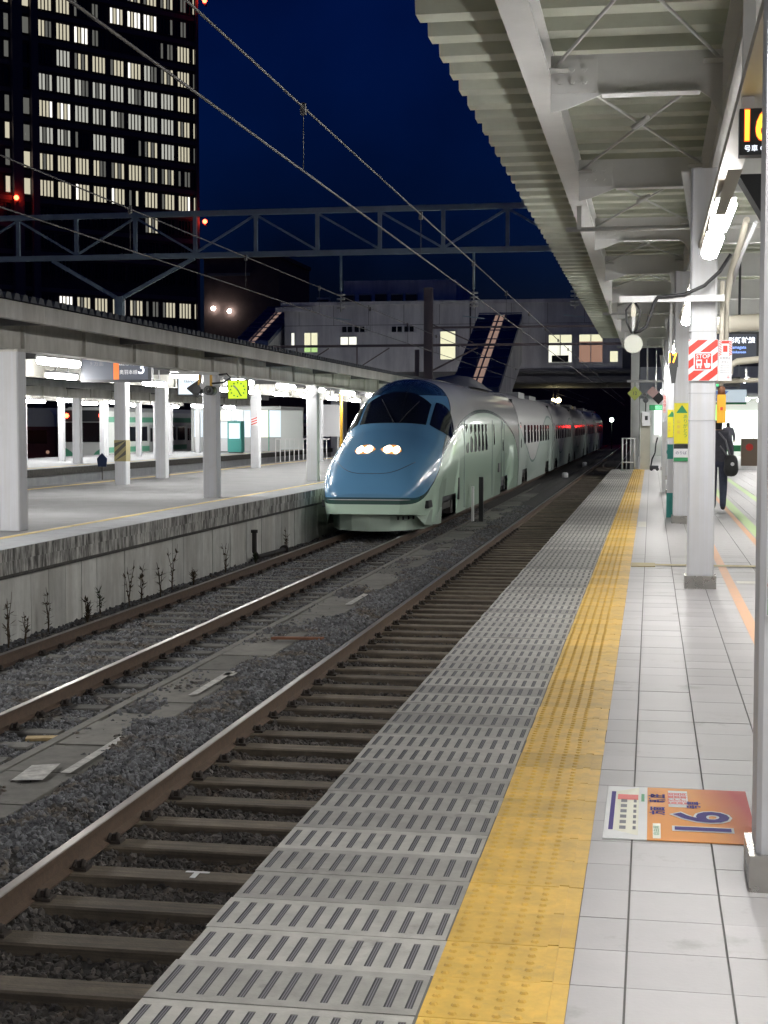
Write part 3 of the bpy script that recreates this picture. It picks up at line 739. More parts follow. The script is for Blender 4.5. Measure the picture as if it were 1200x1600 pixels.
b.box(-.034,.034,-.008,-.0065,.355,.38); b.build('stripe', 'red', pl); MB().box(-.02,.02,-.009,-.007,.275,.335).build('hand_pictogram', 'red', pl)
text('非常停止', .026, 'ink_grey', pl, (0,-.0085,.215)); text('ボタン', .024, 'ink_grey', pl, (0,-.0085,.178))
for k in range(4): text('列車を止めて下さい', .010, 'ink_grey', pl, (0,-.0085,.145-k*.022))
text('↓', .04, 'red', pl, (.03,-.0085,.035))
eb = thing('emergency_button_box', 'orange emergency button box with red lamp on the stop sign column', 'alarm box', (.66,14.80,1.60))
MB().box(-.04,.04,-.05,.06,0,.27).build('case', 'orange_box', eb); MB().tube([(0,0,.27),(0,0,.33),(0,0,.35)], [.035,.035,.02], 12).build('lamp', 'rust_plank', eb)
MB().box(-.012,.012,-.056,-.051,.12,.15).build('button', 'red', eb); MB().tube([(-.005,0,.35),(-.005,0,1.35)], .022, 8).build('conduit', 'pipe_cream', eb)

# bracket with round mirror back, in front of column 2
br = thing('mirror_bracket', 'white horizontal arm on the column carrying a round disc', 'bracket', (0,14.62,2.76))
MB().box(-.31,.67,-.03,.03,-.015,.045).build('arm', 'paint_white', br)
MB().box(-.20,-.155,-.02,.02,-.15,-.016).build('hanger', 'pipe_cream', br); MB().box(-.19,-.16,-.012,.012,-.32,-.15).build('hanger', 'paint_white', br)
MB().disc((-.175,-.02,-.41), .088, 'y', .04, 28).build('disc', 'mirror_back', br)
MB().tube([(-.17,-.03,-.30),(-.12,-.04,-.29),(-.06,-.04,-.25),(-.02,-.04,-.14),(.02,-.04,-.02),(.05,-.045,.03),(.15,-.05,.035),(.30,-.06,.05),(.48,-.06,.13),(.62,-.05,.26),(.72,-.03,.42)], .018, 7).tube([(-.19,-.03,-.02),(-.245,-.03,-.09),(-.24,-.03,-.2),(-.19,-.03,-.31)], .012, 6).tube([(-.16,-.03,-.02),(-.11,-.03,-.09),(-.13,-.03,-.2),(-.16,-.03,-.31)], .012, 6).build('cable', 'cable_black', br)

# pipes on the right
pp = thing('pipe_run', 'cream pipes bending up behind the stop sign column', 'pipes')
MB().tube([(.70,14.95,2.0),(.70,14.95,2.75),(.74,14.9,3.05),(.80,14.6,3.25),(.84,14.2,3.45)], .03, 8).build('pipe', 'pipe_cream', pp)
MB().tube([(.76,15.0,2.95),(.82,14.7,3.18),(.92,14.2,3.42)], .02, 8).build('pipe', 'sign_white', pp)
dd = thing('air_duct', 'fat cream insulated duct crossing above the information screen', 'duct')
MB().tube([(.8,22,2.98),(1.2,22,3.02),(3.2,22,3.10)], .12, 14).build('duct', 'pipe_cream', dd)
d2 = thing('pipe_run', 'cream horizontal pipe with elbow below the information screen', 'pipes')
MB().tube([(.7,24,2.33),(1.1,24,2.34),(1.2,24,2.40),(1.2,24,2.50),(1.3,24,2.56),(3,24,2.72)], .055, 10).tube([(.7,24.3,2.25),(3,24.3,2.33)], .035, 8).build('pipe', 'pipe_cream', d2)
# information screen
sc_ = thing('information_screen', 'hanging dark screen with white and blue train names', 'screen', (1.12,26,2.62))
MB().box(-.2,.70,0,.14,0,.52).build('case', 'plastic_dark', sc_); MB().box(-.18,.60,-.004,-.001,.04,.48).build('panel', 'display_on', sc_)
text('山形新幹線', .112, 'led_white', sc_, (.30,-.007,.37), bold=.002); text('Yamagata', .07, 'led_blue', sc_, (.30,-.007,.26), bold=.001); text('Shinkansen', .06, 'led_blue', sc_, (.30,-.007,.18), bold=.001)
MB().box(.3,.34,.05,.09,.52,1.7).build('hanger', 'plastic_dark', sc_)

# yellow posters, bins and posts on columns 3 and 4
for (x0, x1, y, z0, z1, lb) in ((.36,.605,24.56,1.28,1.93,'yellow poster with green mark on the second column'), (.36,.55,34.36,1.30,1.92,'yellow poster with green mark on the third column')):
    t = thing('poster', lb, 'poster', (0,y,0), group='yellow posters on the columns')
    pnl = MB().box(x0,x1,-.008,0,z0,z1).build('panel', 'sign_yellow', t)
    xc = (x0+x1)/2
    MB().poly([(xc-.09,-.0095,z1-.16),(xc+.09,-.0095,z1-.16),(xc+.05,-.0095,z1-.10),(xc,-.0095,z1-.03),(xc-.05,-.0095,z1-.10)]).build('print_mark', 'sign_green', pnl)
    for k, ch in enumerate('ありがとう'): text(ch, .075, 'sign_green', pnl, (xc+.055,-.0095,z1-.22-k*.075))
    for k, ch in enumerate('山形花'): text(ch, .055, 'line_orange', pnl, (xc-.05,-.0095,z1-.30-k*.085))
t = thing('notice', 'white notice with black head and green foot below the yellow poster', 'notice', (0,24.56,1.0))
MB().box(.36,.605,-.008,0,.06,.20).build('panel', 'sign_white', t); MB().box(.36,.605,-.009,0,.20,.27).build('head', 'sign_black', t); MB().box(.36,.605,-.009,0,0,.06).build('foot', 'sign_green', t)
text('のりば', .06, 'purple', t, (.475,-.0095,.13))
t = thing('bollard', 'white post with teal lower half standing by the columns', 'post', (.33,26.2,0))
MB().box(-.06,.06,-.06,.06,.0,.42).build('lower_half', 'teal', t); MB().box(-.055,.055,-.055,.055,.42,1.0).build('upper_half', 'sign_white', t); MB().disc((0,-.07,1.12), .07, 'y', .05, 16).box(-.055,.055,-.04,.04,1.0,1.25).build('head', 'teal', t)
t = thing('notice', 'narrow red and white vertical notice on the far column', 'notice', (.29,34.2,1.85))
MB().box(-.03,.03,-.01,0,0,.4).build('panel', 'sign_pink', t)
for k, ch in enumerate('立入禁止'): text(ch, .07, 'red', t, (0,-.012,.34-k*.09))
t = thing('notice_case', 'grey narrow case on the far column under the red notice', 'case', (.30,36,.9)); MB().box(-.06,.06,-.03,.03,.3,.75).box(-.045,.045,-.02,.02,-.9,.3).build('case', 'steel_grey', t)

# diamond signs hanging near the platform end
ds = thing('sign_hanger', 'white pipe frame hanging from the canopy with a short crossbar', 'frame', (-.25,50.5,3.0))
MB().box(-.55,.85,-.04,.04,-.02,.06).box(.08,.13,-.03,.03,.06,1.35).box(-.32,-.26,-.025,.025,-.22,-.02).box(.36,.42,-.025,.025,-.22,-.02).build('frame', 'paint_white', ds)
def diamond(x, y, z, r, mt, label, inner=None):
    t = thing('diamond_sign', label, 'sign', (x,y,z)); MB().prism([(0,-r),(r,0),(0,r),(-r,0)], 'y', -.015, .015).build('plate', mt, t); return t
t = diamond(-.545,50.4,2.62,.24,'sign_lime','lime yellow diamond sign with a small number near the platform end'); text('12', .16, 'ink_grey', t, (0,-.02,0))
t = diamond(.04,50.4,2.66,.20,'sign_pink','pale pink diamond sign overlapping a black one'); MB().prism([(0,-.24),(.24,0),(0,.24),(-.24,0)], 'y', -.012, .012).build('plate', 'sign_white', t, (.19,.05,-.20)); MB().prism([(0,-.20),(.20,0),(0,.20),(-.20,0)], 'y', -.012, .012).build('plate', 'sign_black', t, (.19,.03,-.20))
# equipment at the platform end
fe = thing('platform_fence', 'short grey railing at the end of the right platform', 'fence', (-1.0,54.3,0))
for x in (0,.14,.28,.42): MB().tube([(x,0,0),(x,0,1.12)], .03 if x in (0,.42) else .015, 8).build('post', 'steel_grey', fe)
for z in (.25,1.1): MB().tube([(0,0,z),(.42,0,z)], .025, 8).build('rail', 'steel_grey', fe)
ca = thing('signal_cabinet', 'tall beige equipment column with small meter box at the platform end', 'cabinet', (-.20,54.2,0))
MB().box(-.17,.17,-.12,.12,0,2.0).build('column', 'cabinet_beige', ca); MB().box(-.12,.16,-.22,-.121,1.55,2.05).build('meter_box', 'sign_white', ca); MB().box(-.02,.08,-.226,-.221,1.75,1.9).build('meter_window', 'sign_black', ca)
MB().disc((0,-.12,2.45), .09, 'y', .2, 14).disc((-.05,-.12,2.65), .06, 'y', .15, 12).box(-.02,.02,-.05,.05,2.0,2.7).build('camera', 'plastic_dark', ca)
cl = thing('cleaning_cart', 'dark wheeled cart with a bent handle at the platform end', 'cart', (.12,52.8,0))
MB().box(-.16,.14,-.1,.2,.05,.18).build('base', 'plastic_dark', cl); MB().tube([(-.12,0,.15),(-.08,0,.4),(.02,0,.62),(.05,0,.95),(.10,0,1.15)], .025, 7).build('handle', 'cable_black', cl)
MB().disc((-.1,-.11,.06), .06, 'y', .03, 12).build('wheel', 'cable_black', cl); MB().disc((.1,-.11,.06), .06, 'y', .03, 12).build('wheel', 'cable_black', cl)
MB().box(-.08,.16,0,.15,.95,1.25).build('panel', 'steel_grey', cl)
ex = thing('exit_sign', 'green illuminated exit sign near the platform end', 'sign', (.15,52,2.08)); MB().box(-.22,.22,0,.06,0,.18).build('case', 'sign_green', ex)
mat('exit_glow', (.1,.5,.2), .4, emit=(.1,.85,.3), estr=.7); MB().box(-.02,.20,-.006,-.001,.02,.16).build('panel', 'exit_glow', ex); text('出口', .12, 'sign_white', ex, (.09,-.01,.09))
MB().box(-.01,.01,.02,.04,.18,2.0).build('hanger', 'steel_grey', ex)

# bright concourse at the far right
ch = thing('station_hall', 'brightly lit white station hall at the far end of the right platform', 'hall', (0,72,0))
MB().box(-.6,9,8,8.2,-.0,4.6).build('back_wall', 'shop_white', ch); MB().box(8.8,9,-10,8,0,4.6).build('side_wall', 'shop_white', ch); MB().box(-.6,9,-17,8.2,-.3,-.001).build('floor', 'tile', ch)
MB().box(.4,9,-2,8,2.9,3.0).build('ceiling', 'shop_white', ch)
for k in range(5): MB().box(3.4+k*.62,3.95+k*.62,7.90,7.99,.2,2.3).build('lit_panel', 'shop_glow', ch)
for k in range(3): MB().box(.15+k*.42,.52+k*.42,7.90,7.99,1.0,2.5).build('lit_panel', 'shop_glow', ch)
MB().box(2.4,3.3,5.9,5.99,1.0,2.6).build('lit_panel', 'shop_green', ch)
sg = thing('direction_sign', 'long blue, green and white sign over the hall entrance', 'sign', (2.0,58,2.35))
MB().box(0,1.5,0,.08,0,.55).build('board', 'lightbox_white', sg); mat('sign_blue', (.10,.20,.50), .5, emit=(.2,.35,.8), estr=.25); MB().poly([(0,-.004,.12),(.5,-.004,.12),(.85,-.004,.5),(0,-.004,.5)]).build('panel', 'sign_blue', sg); MB().box(0,1.5,-.006,-.001,0,.08).build('panel', 'sign_green', sg)
text('改札口', .16, 'sign_white', sg, (.28,-.008,.30))
MB().box(.2,.24,.02,.06,.55,2.3).box(1.2,1.24,.02,.06,.55,2.3).build('hanger', 'steel_grey', sg)
sg = thing('direction_sign', 'small green sign hanging before the hall sign', 'sign', (2.0,55,2.95)); MB().box(-.05,.40,0,.06,0,.32).build('board', 'exit_glow', sg); MB().box(.48,1.1,0,.08,-.02,.34).build('screen', 'plastic_dark', sg); MB().box(.1,.13,.02,.05,.32,1.7).build('hanger', 'steel_grey', sg); text('出口', .2, 'sign_white', sg, (.17,-.006,.16))
kb = thing('kiosk_box', 'brown bin cabinet with red print standing before the bright hall', 'cabinet', (3.75,60,0)); MB().box(-.30,.30,-.2,.2,0,1.05).build('case', 'box_brown', kb); MB().disc((0,-.205,.72), .14, 'y', .01, 16).build('print_figure', 'red', kb); MB().box(-.95,-.32,-.1,.1,.55,.80).build('belt', 'sign_green', kb)
for i, (x, y, z) in enumerate(((3.0,50,3.0),(4.4,60,2.95),(4.55,66,2.62))): lamp(x, y, z, ('lamp over the hall entrance, nearest','lamp over the hall entrance, middle','lamp inside the bright hall')[i], 'lamps before the station hall', 1.2)
for i in range(4): lamp(3.0+i*1.6, 76, 2.8, 'lamp under the hall ceiling, %s from the left' % ORD[i], 'lamps inside the station hall', 1.2)

# floor sticker 16 (lies on the tiles; text reads from the track side)
fs = thing('floor_sticker', 'orange and white boarding guide sticker with big 16 on the tiles', 'sticker', (0,0,.0045))
# sticker local frame: u to the right along +x, text turned a quarter
x0, x1, y0, y1 = -.168, .395, 5.73, 6.57
mat('sticker_orange', (.74,.37,.12), .6, noise=(1.3,.05))
# orange fading to red is printed on the sticker
so = M['sticker_orange']; sn = so.node_tree.nodes; sl = so.node_tree.links
ge = sn.new('ShaderNodeNewGeometry'); sx_ = sn.new('ShaderNodeSeparateXYZ'); sl.new(ge.outputs['Position'], sx_.inputs[0])
ma = sn.new('ShaderNodeMath'); ma.operation = 'MULTIPLY_ADD'; ma.inputs[1].default_value = .16; ma.inputs[2].default_value = -.98; sl.new(sx_.outputs['Y'], ma.inputs[0])
mb_ = sn.new('ShaderNodeMath'); mb_.operation = 'ADD'; sl.new(sx_.outputs['X'], mb_.inputs[0]); sl.new(ma.outputs[0], mb_.inputs[1])
cr = sn.new('ShaderNodeMapRange'); cr.inputs['From Min'].default_value = .24; cr.inputs['From Max'].default_value = .42; sl.new(mb_.outputs[0], cr.inputs['Value'])
mm = sn.new('ShaderNodeMixRGB'); mm.inputs[1].default_value = (.76,.30,.06,1); mm.inputs[2].default_value = (.55,.055,.045,1); sl.new(cr.outputs[0], mm.inputs[0]); sl.new(mm.outputs[0], sn['Principled BSDF'].inputs['Base Color'])
MB().box(x0,x0+.168,y0,y1,-.003,0).build('print_panel', 'sticker_white', fs); MB().box(x0+.168,x1+.02,y0,y1,-.003,0).build('print_panel', 'sticker_orange', fs)
Z = .0015; RT = (0,0,math.pi/2)     # text reads along +y, its top towards -x
def fl_(pts, m_, z=Z): MB().poly([(x,y,z) for x, y in pts]).build('print_panel', m_, fs)
fl_([(x0+.018,y0+.12),(x0+.036,y0+.12),(x0+.036,y1-.10),(x0+.018,y1-.10)], 'purple')
fl_([(x0+.037,y0+.12),(x0+.13,y0+.05),(x0+.133,y0+.05),(x0+.133,y1-.02),(x0+.13,y1-.02),(x0+.037,y1-.10)], 'sticker_pale')
fl_([(x0+.045,y1-.24),(x0+.13,y1-.24),(x0+.13,y1-.15),(x0+.045,y1-.15)], 'red', .0025)
for k in range(6):
    yy = y0+.13+k*.085
    fl_([(x0+.06,yy),(x0+.085,yy),(x0+.085,yy+.05),(x0+.06,yy+.05)], 'ink_grey', .0025); fl_([(x0+.112,yy),(x0+.124,yy),(x0+.124,yy+.05),(x0+.112,yy+.05)], 'ink_grey', .0025)
fl_([(x0+.143,y1-.26),(x0+.156,y1-.26),(x0+.156,y1-.13),(x0+.143,y1-.13)], 'sign_green')
text('新庄', .072, 'purple', fs, (x0+.168+.045,y1-.19,Z), RT, bold=.0025); text('方面', .065, 'purple', fs, (x0+.168+.045,y1-.40,Z), RT, bold=.002)
fl_([(x0+.19,y0+.02),(x0+.22,y0+.02),(x0+.22,y0+.24),(x0+.19,y0+.24)], 'sticker_pale'); text('自由席', .026, 'sign_green', fs, (x0+.205,y0+.13,.0028), RT, sx=1.8)
fl_([(x0+.255,y1-.33),(x0+.335,y1-.33),(x0+.335,y1-.05),(x0+.255,y1-.05)], 'sticker_white')
for k in range(3): text('普通車両', .030, 'red', fs, (x0+.268+k*.026,y1-.19,.0028), RT, sx=1.7, bold=.001)
text('16', .30, 'sticker_white', fs, (x0+.395,y0+.27,.0020), RT, sx=1.25, bold=.016); text('16', .30, 'purple', fs, (x0+.395,y0+.27,.0032), RT, sx=1.25, bold=.006)
text('号車', .06, 'purple', fs, (x0+.36,y0+.55,.003), RT, bold=.002)

# ================================================================== PEOPLE
def person(loc, rz, label, joints, sizes, edges, bag=None):
    p = thing('person', label, 'person', loc, rz)
    me = bpy.data.meshes.new('body'); names = list(joints)
    me.from_pydata([joints[n] for n in names], [(names.index(a), names.index(b)) for a, b in edges], [])
    o = bpy.data.objects.new('tmp', me); COL.objects.link(o)
    m = o.modifiers.new('skin', 'SKIN'); m.use_smooth_shade = True
    for i, n in enumerate(names):
        sv = me.skin_vertices[0].data[i]; r = sizes[n]; sv.radius = r if isinstance(r, tuple) else (r, r); sv.use_root = (n == 'pelvis')
    o.modifiers.new('sub', 'SUBSURF').levels = 2
    bpy.context.view_layer.update()
    bmsh = bpy.data.meshes.new_from_object(o.evaluated_get(bpy.context.evaluated_depsgraph_get()))
    bpy.data.objects.remove(o)
    bmsh.materials.clear()
    for k in ('coat_dark','trouser','shoe','skin','hair'): bmsh.materials.append(M[k])
    hd = Vector(joints['head']); hips = joints['pelvis'][2]
    for pl_ in bmsh.polygons:
        c = pl_.center; pl_.use_smooth = True
        if c.z < .09: k = 2
        elif c.z < hips-.02 and min((c-Vector(joints[h])).length for h in ('hand_l','hand_r')) > .11: k = 1
        elif min((c-Vector(joints[h])).length for h in ('hand_l','hand_r')) < .10: k = 3
        elif c.z > joints['neck'][2]+.015: k = 4 if (c.z > hd.z+.03 or c.y < hd.y+.035 and c.z > hd.z-.10) else 3
        else: k = 0
        pl_.material_index = k
    link('body', bmsh, p); return p
J = dict(pelvis=(0,0,.93), waist=(0,0,1.05), chest=(0,.02,1.28), neck=(0,.03,1.47), headb=(0,.04,1.53), head=(0,.045,1.60), top=(0,.03,1.68),
 sh_l=(-.17,.02,1.40), el_l=(-.22,-.02,1.13), hand_l=(-.22,.08,.88), sh_r=(.17,.02,1.40), el_r=(.23,-.05,1.13), hand_r=(.24,.03,.88),
 hip_l=(-.09,0,.88), kn_l=(-.09,.16,.50), an_l=(-.09,.14,.09), toe_l=(-.09,.30,.045), hip_r=(.09,0,.88), kn_r=(.10,.02,.48), an_r=(.10,-.18,.11), toe_r=(.10,-.05,.04))
Zs = dict(pelvis=(.165,.13), waist=(.165,.125), chest=(.20,.135), neck=.062, headb=.065, head=(.085,.098), top=(.06,.07), sh_l=.082, el_l=.062, hand_l=.036, sh_r=.082, el_r=.062, hand_r=.035, hip_l=.092, kn_l=.078, an_l=.06, toe_l=.04, hip_r=.092, kn_r=.078, an_r=.06, toe_r=.04)
Ed = [('pelvis','waist'),('waist','chest'),('chest','neck'),('neck','headb'),('headb','head'),('head','top'),('chest','sh_l'),('sh_l','el_l'),('el_l','hand_l'),('chest','sh_r'),('sh_r','el_r'),('el_r','hand_r'),('pelvis','hip_l'),('hip_l','kn_l'),('kn_l','an_l'),('an_l','toe_l'),('pelvis','hip_r'),('hip_r','kn_r'),('kn_r','an_r'),('an_r','toe_r')]
pa = person((1.22,28.4,0), R(-4), 'person in dark clothes with a black bag, half hidden behind the stop sign column', J, Zs, Ed)
person((3.05,62,0), R(8), 'person in black walking away farther down the platform', J, Zs, Ed)
bgm = thing('shoulder_bag', 'black round bag hanging on the back of the nearer person', 'bag', (1.44,28.10,.85))
bm = bmesh.new(); bmesh.ops.create_uvsphere(bm, u_segments=16, v_segments=10, radius=1)
for v in bm.verts: v.co = Vector((math.copysign(abs(v.co.x)**.7,v.co.x)*.14, math.copysign(abs(v.co.y)**.7,v.co.y)*.10, math.copysign(abs(v.co.z)**.8,v.co.z)*.21)) * (1.0 if v.co.z < 0 else .90)
mm_ = bpy.data.meshes.new('pouch'); bm.to_mesh(mm_); bm.free(); mm_.materials.append(M['bag'])
for q in mm_.polygons: q.use_smooth = True
link('pouch', mm_, bgm); MB().tube([(-.02,0,.18),(-.10,.06,.45),(-.22,.12,.60)], .018, 6).tube([(-.05,0,.15),(-.20,.05,.35)], .015, 6).build('strap', 'ink_grey', bgm); MB().disc((.02,-.10,.02), .035, 'y', .02, 8).build('badge', 'sign_white', bgm)

# ================================================================== BULLET TRAIN
def interp(pts):
    xs_ = [p[0] for p in pts]; ys_ = [p[1] for p in pts]; n = len(pts)
    d = [(ys_[i+1]-ys_[i])/(xs_[i+1]-xs_[i]) for i in range(n-1)]
    m = [d[0]] + [0 if d[i-1]*d[i] <= 0 else 2*d[i-1]*d[i]/(d[i-1]+d[i]) for i in range(1, n-1)] + [d[-1]]
    def f(x):
        if x <= xs_[0]: return ys_[0]
        if x >= xs_[-1]: return ys_[-1]
        i = max(k for k in range(n-1) if xs_[k] <= x); h = xs_[i+1]-xs_[i]; t = (x-xs_[i])/h
        return (2*t**3-3*t*t+1)*ys_[i] + (t**3-2*t*t+t)*h*m[i] + (-2*t**3+3*t*t)*ys_[i+1] + (t**3-t*t)*h*m[i+1]
    return f
fw = interp([(0,.78),(.1,.95),(.3,1.06),(.7,1.18),(1.3,1.29),(2.2,1.38),(3.5,1.44),(5,1.47),(24,1.47)])
fzt = interp([(0,1.0),(.08,1.14),(.3,1.38),(.7,1.64),(1.2,1.90),(1.8,2.16),(2.6,2.42),(3.2,2.60),(3.6,2.82),(4.2,3.2),(4.9,3.54),(5.7,3.76),(6.6,3.86),(8,3.9),(24,3.9)])
fzm = interp([(0,.86),(.5,.95),(1.5,1.15),(3,1.4),(5,1.7),(7,1.9),(24,1.9)])
fn = interp([(0,3.2),(1,2.7),(3,2.4),(5,2.2),(7,2.6),(9,3.0),(24,3.0)])
def S(s, ph, off=0.):
    def q(s, ph):
        w, zt, zm, n = fw(s), fzt(s), fzm(s), fn(s); c, si = math.cos(ph), max(0., math.sin(ph))
        return Vector((math.copysign(abs(c)**(2/n), c)*w, s, zm+(zt-zm)*si**(2/n)))
    p = q(s, ph)
    if off:
        a = q(s+.02, ph)-q(s-.02 if s > .02 else s, ph); b_ = q(s, ph+.01)-q(s, ph-.01)
        nn = a.cross(b_).normalized()
        if nn.z < 0 and abs(nn.z) > .05 or (abs(nn.z) <= .05 and nn.x*p.x < 0): nn = -nn
        p = p + nn*off
    return p
def lower(s, bogie):
    if bogie: return .80
    return .52-.1*min(1,s/1.5) if s < 1.7 else .24
def carriage_mesh(s0, s1, stations, bog, mats, nose=False):
    b = MB(); rows = []
    for s, bg_ in stations:
        zm, w = fzm(s), fw(s); zb = lower(s, bg_); row = []
        for k in range(5): t = k/4; row.append((w*(1-.05*(1-t)**2), s, zb+(zm-zb)*t))
        for k in range(1, 28): row.append(S(s, math.pi*k/28))
        for k in range(5): t = 1-k/4; row.append((-w*(1-.05*(1-t)**2), s, zb+(zm-zb)*t))
        rows.append(row)
    b.grid(rows)
    b.poly(rows[0][::-1]); b.poly(rows[-1])
    if nose: pass
    return b
train = thing('bullet_train', 'blue nosed bullet train with pale green body and lit headlights at the platform', 'train', (-6.5,34.4,RAILZ))
# paint scheme
def paint(name, lead):
    m = mat(name, (.55,.55,.55), .24 if lead else .42, coat=.5 if lead else 0, spec=.5 if lead else .35); Nn = m.node_tree.nodes; Ll = m.node_tree.links; bs = Nn['Principled BSDF']
    tc = Nn.new('ShaderNodeTexCoord'); sp = Nn.new('ShaderNodeSeparateXYZ'); Ll.new(tc.outputs['Object'], sp.inputs[0])
    def math_(op, a, b_=None):
        n = Nn.new('ShaderNodeMath'); n.operation = op
        for i, v in enumerate((a, b_)):
            if v is None: continue
            if isinstance(v, (int, float)): n.inputs[i].default_value = v
            else: Ll.new(v, n.inputs[i])
        return n.outputs[0]
    def curve(val, pts):
        n = Nn.new('ShaderNodeFloatCurve'); c = n.mapping.curves[0]
        while len(c.points) < len(pts): c.points.new(.5,.5)
        for p, q in zip(c.points, pts): p.location = q; p.handle_type = 'AUTO'
        n.mapping.update(); Ll.new(val, n.inputs['Value']); return n.outputs[0]
    s, z = sp.outputs['Y'], sp.outputs['Z']
    L_ = 24.0 if lead else 20.5
    u = math_('DIVIDE', s, L_); 
    if lead: gp = [(0,.80),(.5,.84),(2.1,1.55),(5.8,2.55),(8,2.85),(11.7,3.02),(16,2.92),(20,2.5),(22.3,2.0),(24,.9)]
    else: gp = [(0,2.6),(4,1.6),(7,1.05),(10,1.6),(14,2.7),(18,3.0),(20.5,2.6)]
    zg = math_('MULTIPLY', curve(u, [(a/L_, c/4) for a, c in gp]), 4.0)
    above = math_('GREATER_THAN', z, zg)
    line = math_('LESS_THAN', math_('ABSOLUTE', math_('SUBTRACT', z, zg)), .05 if lead else .05)
    def mix(f, a, c):
        n = Nn.new('ShaderNodeMixRGB'); Ll.new(f, n.inputs[0])
        for i, v in ((1,a),(2,c)):
            if isinstance(v, tuple): n.inputs[i].default_value = (*v, 1)
            else: Ll.new(v, n.inputs[i])
        return n.outputs[0]
    col = mix(above, (.62,.80,.65) if lead else (.38,.44,.40), (.66,.66,.65) if lead else (.50,.49,.48))
    col = mix(line, col, (.045,.10,.085) if lead else (.16,.22,.20))
    if lead:
        # blue hood: behind line s < cap(z) and above the rising lower edge
        zb = math_('MULTIPLY', curve(math_('MINIMUM', math_('DIVIDE', s, 8.0), .999), [(0,.89/4),(.6/8,.90/4),(1.6/8,1.20/4),(3.2/8,1.95/4),(5.0/8,2.75/4),(5.8/8,3.15/4),(6.3/8,3.6/4),(6.5/8,1.0),(1,1.0)]), 4.0)
        blue = math_('MULTIPLY', math_('GREATER_THAN', z, zb), math_('LESS_THAN', s, 7.5))
        edge = math_('MULTIPLY', math_('LESS_THAN', math_('ABSOLUTE', math_('SUBTRACT', z, zb)), .022), math_('LESS_THAN', s, 7.0))
        dk = math_('MULTIPLY', math_('GREATER_THAN', z, 3.38), 1.0)
        cb = mix(dk, (.125,.30,.50), (.02,.06,.13))
        col = mix(blue, col, cb); col = mix(edge, col, (.03,.09,.12))
    Ll.new(col, bs.inputs['Base Color'])
    return m
pl_lead, pl_mid = paint('lead_paint', True), paint('middle_paint', False)
stn = [(s, False) for s in (0,.03,.08,.15,.25,.4,.6,.85,1.15,1.5,1.69)] + [(1.72,False),(2.2,False),(2.75,False),(2.76,True),(3.3,True),(3.8,True),(4.3,True),(4.8,True),(5.3,True),(5.31,False)]
stn += [(5.6,False),(6.0,False),(6.5,False),(7,False),(8,False),(9,False),(11,False),(13,False),(15,False),(17.2,False),(17.21,True),(19,True),(19.9,True),(19.91,False),(22,False),(23.8,False)]
lead = carriage_mesh(0, 24, stn, None, None).build('lead_carriage', pl_lead, train)
md_ = None
def patch(s0, s1, p0, p1, off, ns=8, np_=10, fs=None, fp=None):
    """piece of the nose surface: s and angle ranges, fs(t)->(s0,s1) across the angle range"""
    rows = []
    for j in range(np_+1):
        t = j/np_; ph = p0+(p1-p0)*t; a, c = fs(t) if fs else (s0, s1)
        rows.append([S(a+(c-a)*i/ns, ph, off) for i in range(ns+1)])
    return MB().grid(rows)
def D(a): return math.radians(a)
ws = patch(0,0,D(57),D(123),.010, 8, 16, fs=lambda t: (3.30+.22*abs(2*t-1)**2, 4.72-.18*abs(2*t-1)**2)).build('windscreen', 'train_glass', lead)
for sg_ in (1,-1):
    f_ = lambda t: (3.62+.75*(1-t)**2, 4.55+.80*math.sin(math.pi*min(1,.12+.75*(1-t)))**1.0)
    rng = (D(20),D(53)) if sg_ > 0 else (D(160),D(127))
    patch(0,0,rng[0],rng[1],.010,8,12,fs=f_).build('cab_side_window', 'train_glass', lead)
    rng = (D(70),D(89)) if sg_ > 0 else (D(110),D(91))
    patch(0,0,rng[0],rng[1],.008,4,10,fs=lambda t: (1.42-.20*math.sin(math.pi*t)**.6, 1.44+.26*math.sin(math.pi*t)**.6)).build('headlight_glow', 'headlight_glow_rim', lead)  # glow around the lamp laid on the hood as an emissive patch
    for a0, a1 in (((67,74.5),(76,84.5)) ):
        pass
    for a0, a1 in ((72.3,79.2),(80.0,87.0)):
        q0, q1 = (a0,a1) if sg_ > 0 else (180-a0,180-a1)
        patch(0,0,D(q0),D(q1),.016,5,6,fs=lambda t: (1.36-.11*math.sin(math.pi*t), 1.50+.14*math.sin(math.pi*t))).build('headlight', 'headlight', lead)
    pts = [S(.40+.75*(1-t)**2.5, D(47+43*t), .004) for t in [k/16 for k in range(17)]]
    pts = [(p if sg_ > 0 else Vector((-p.x,p.y,p.z))) for p in pts]
    MB().tube(pts, .008, 5).build('hood_seam', 'seam', lead)
    a_, c_ = (D(88),D(104)) if sg_ > 0 else (D(84),D(70))
    MB().tube([S(3.28,a_,.03), S(3.7,(a_*2+c_)/3,.035), S(4.35,c_,.03)], .011, 5).build('wiper', 'cable_black', lead)
# lit panel seen behind the windscreen: an interior lamp glow shown on the glass line

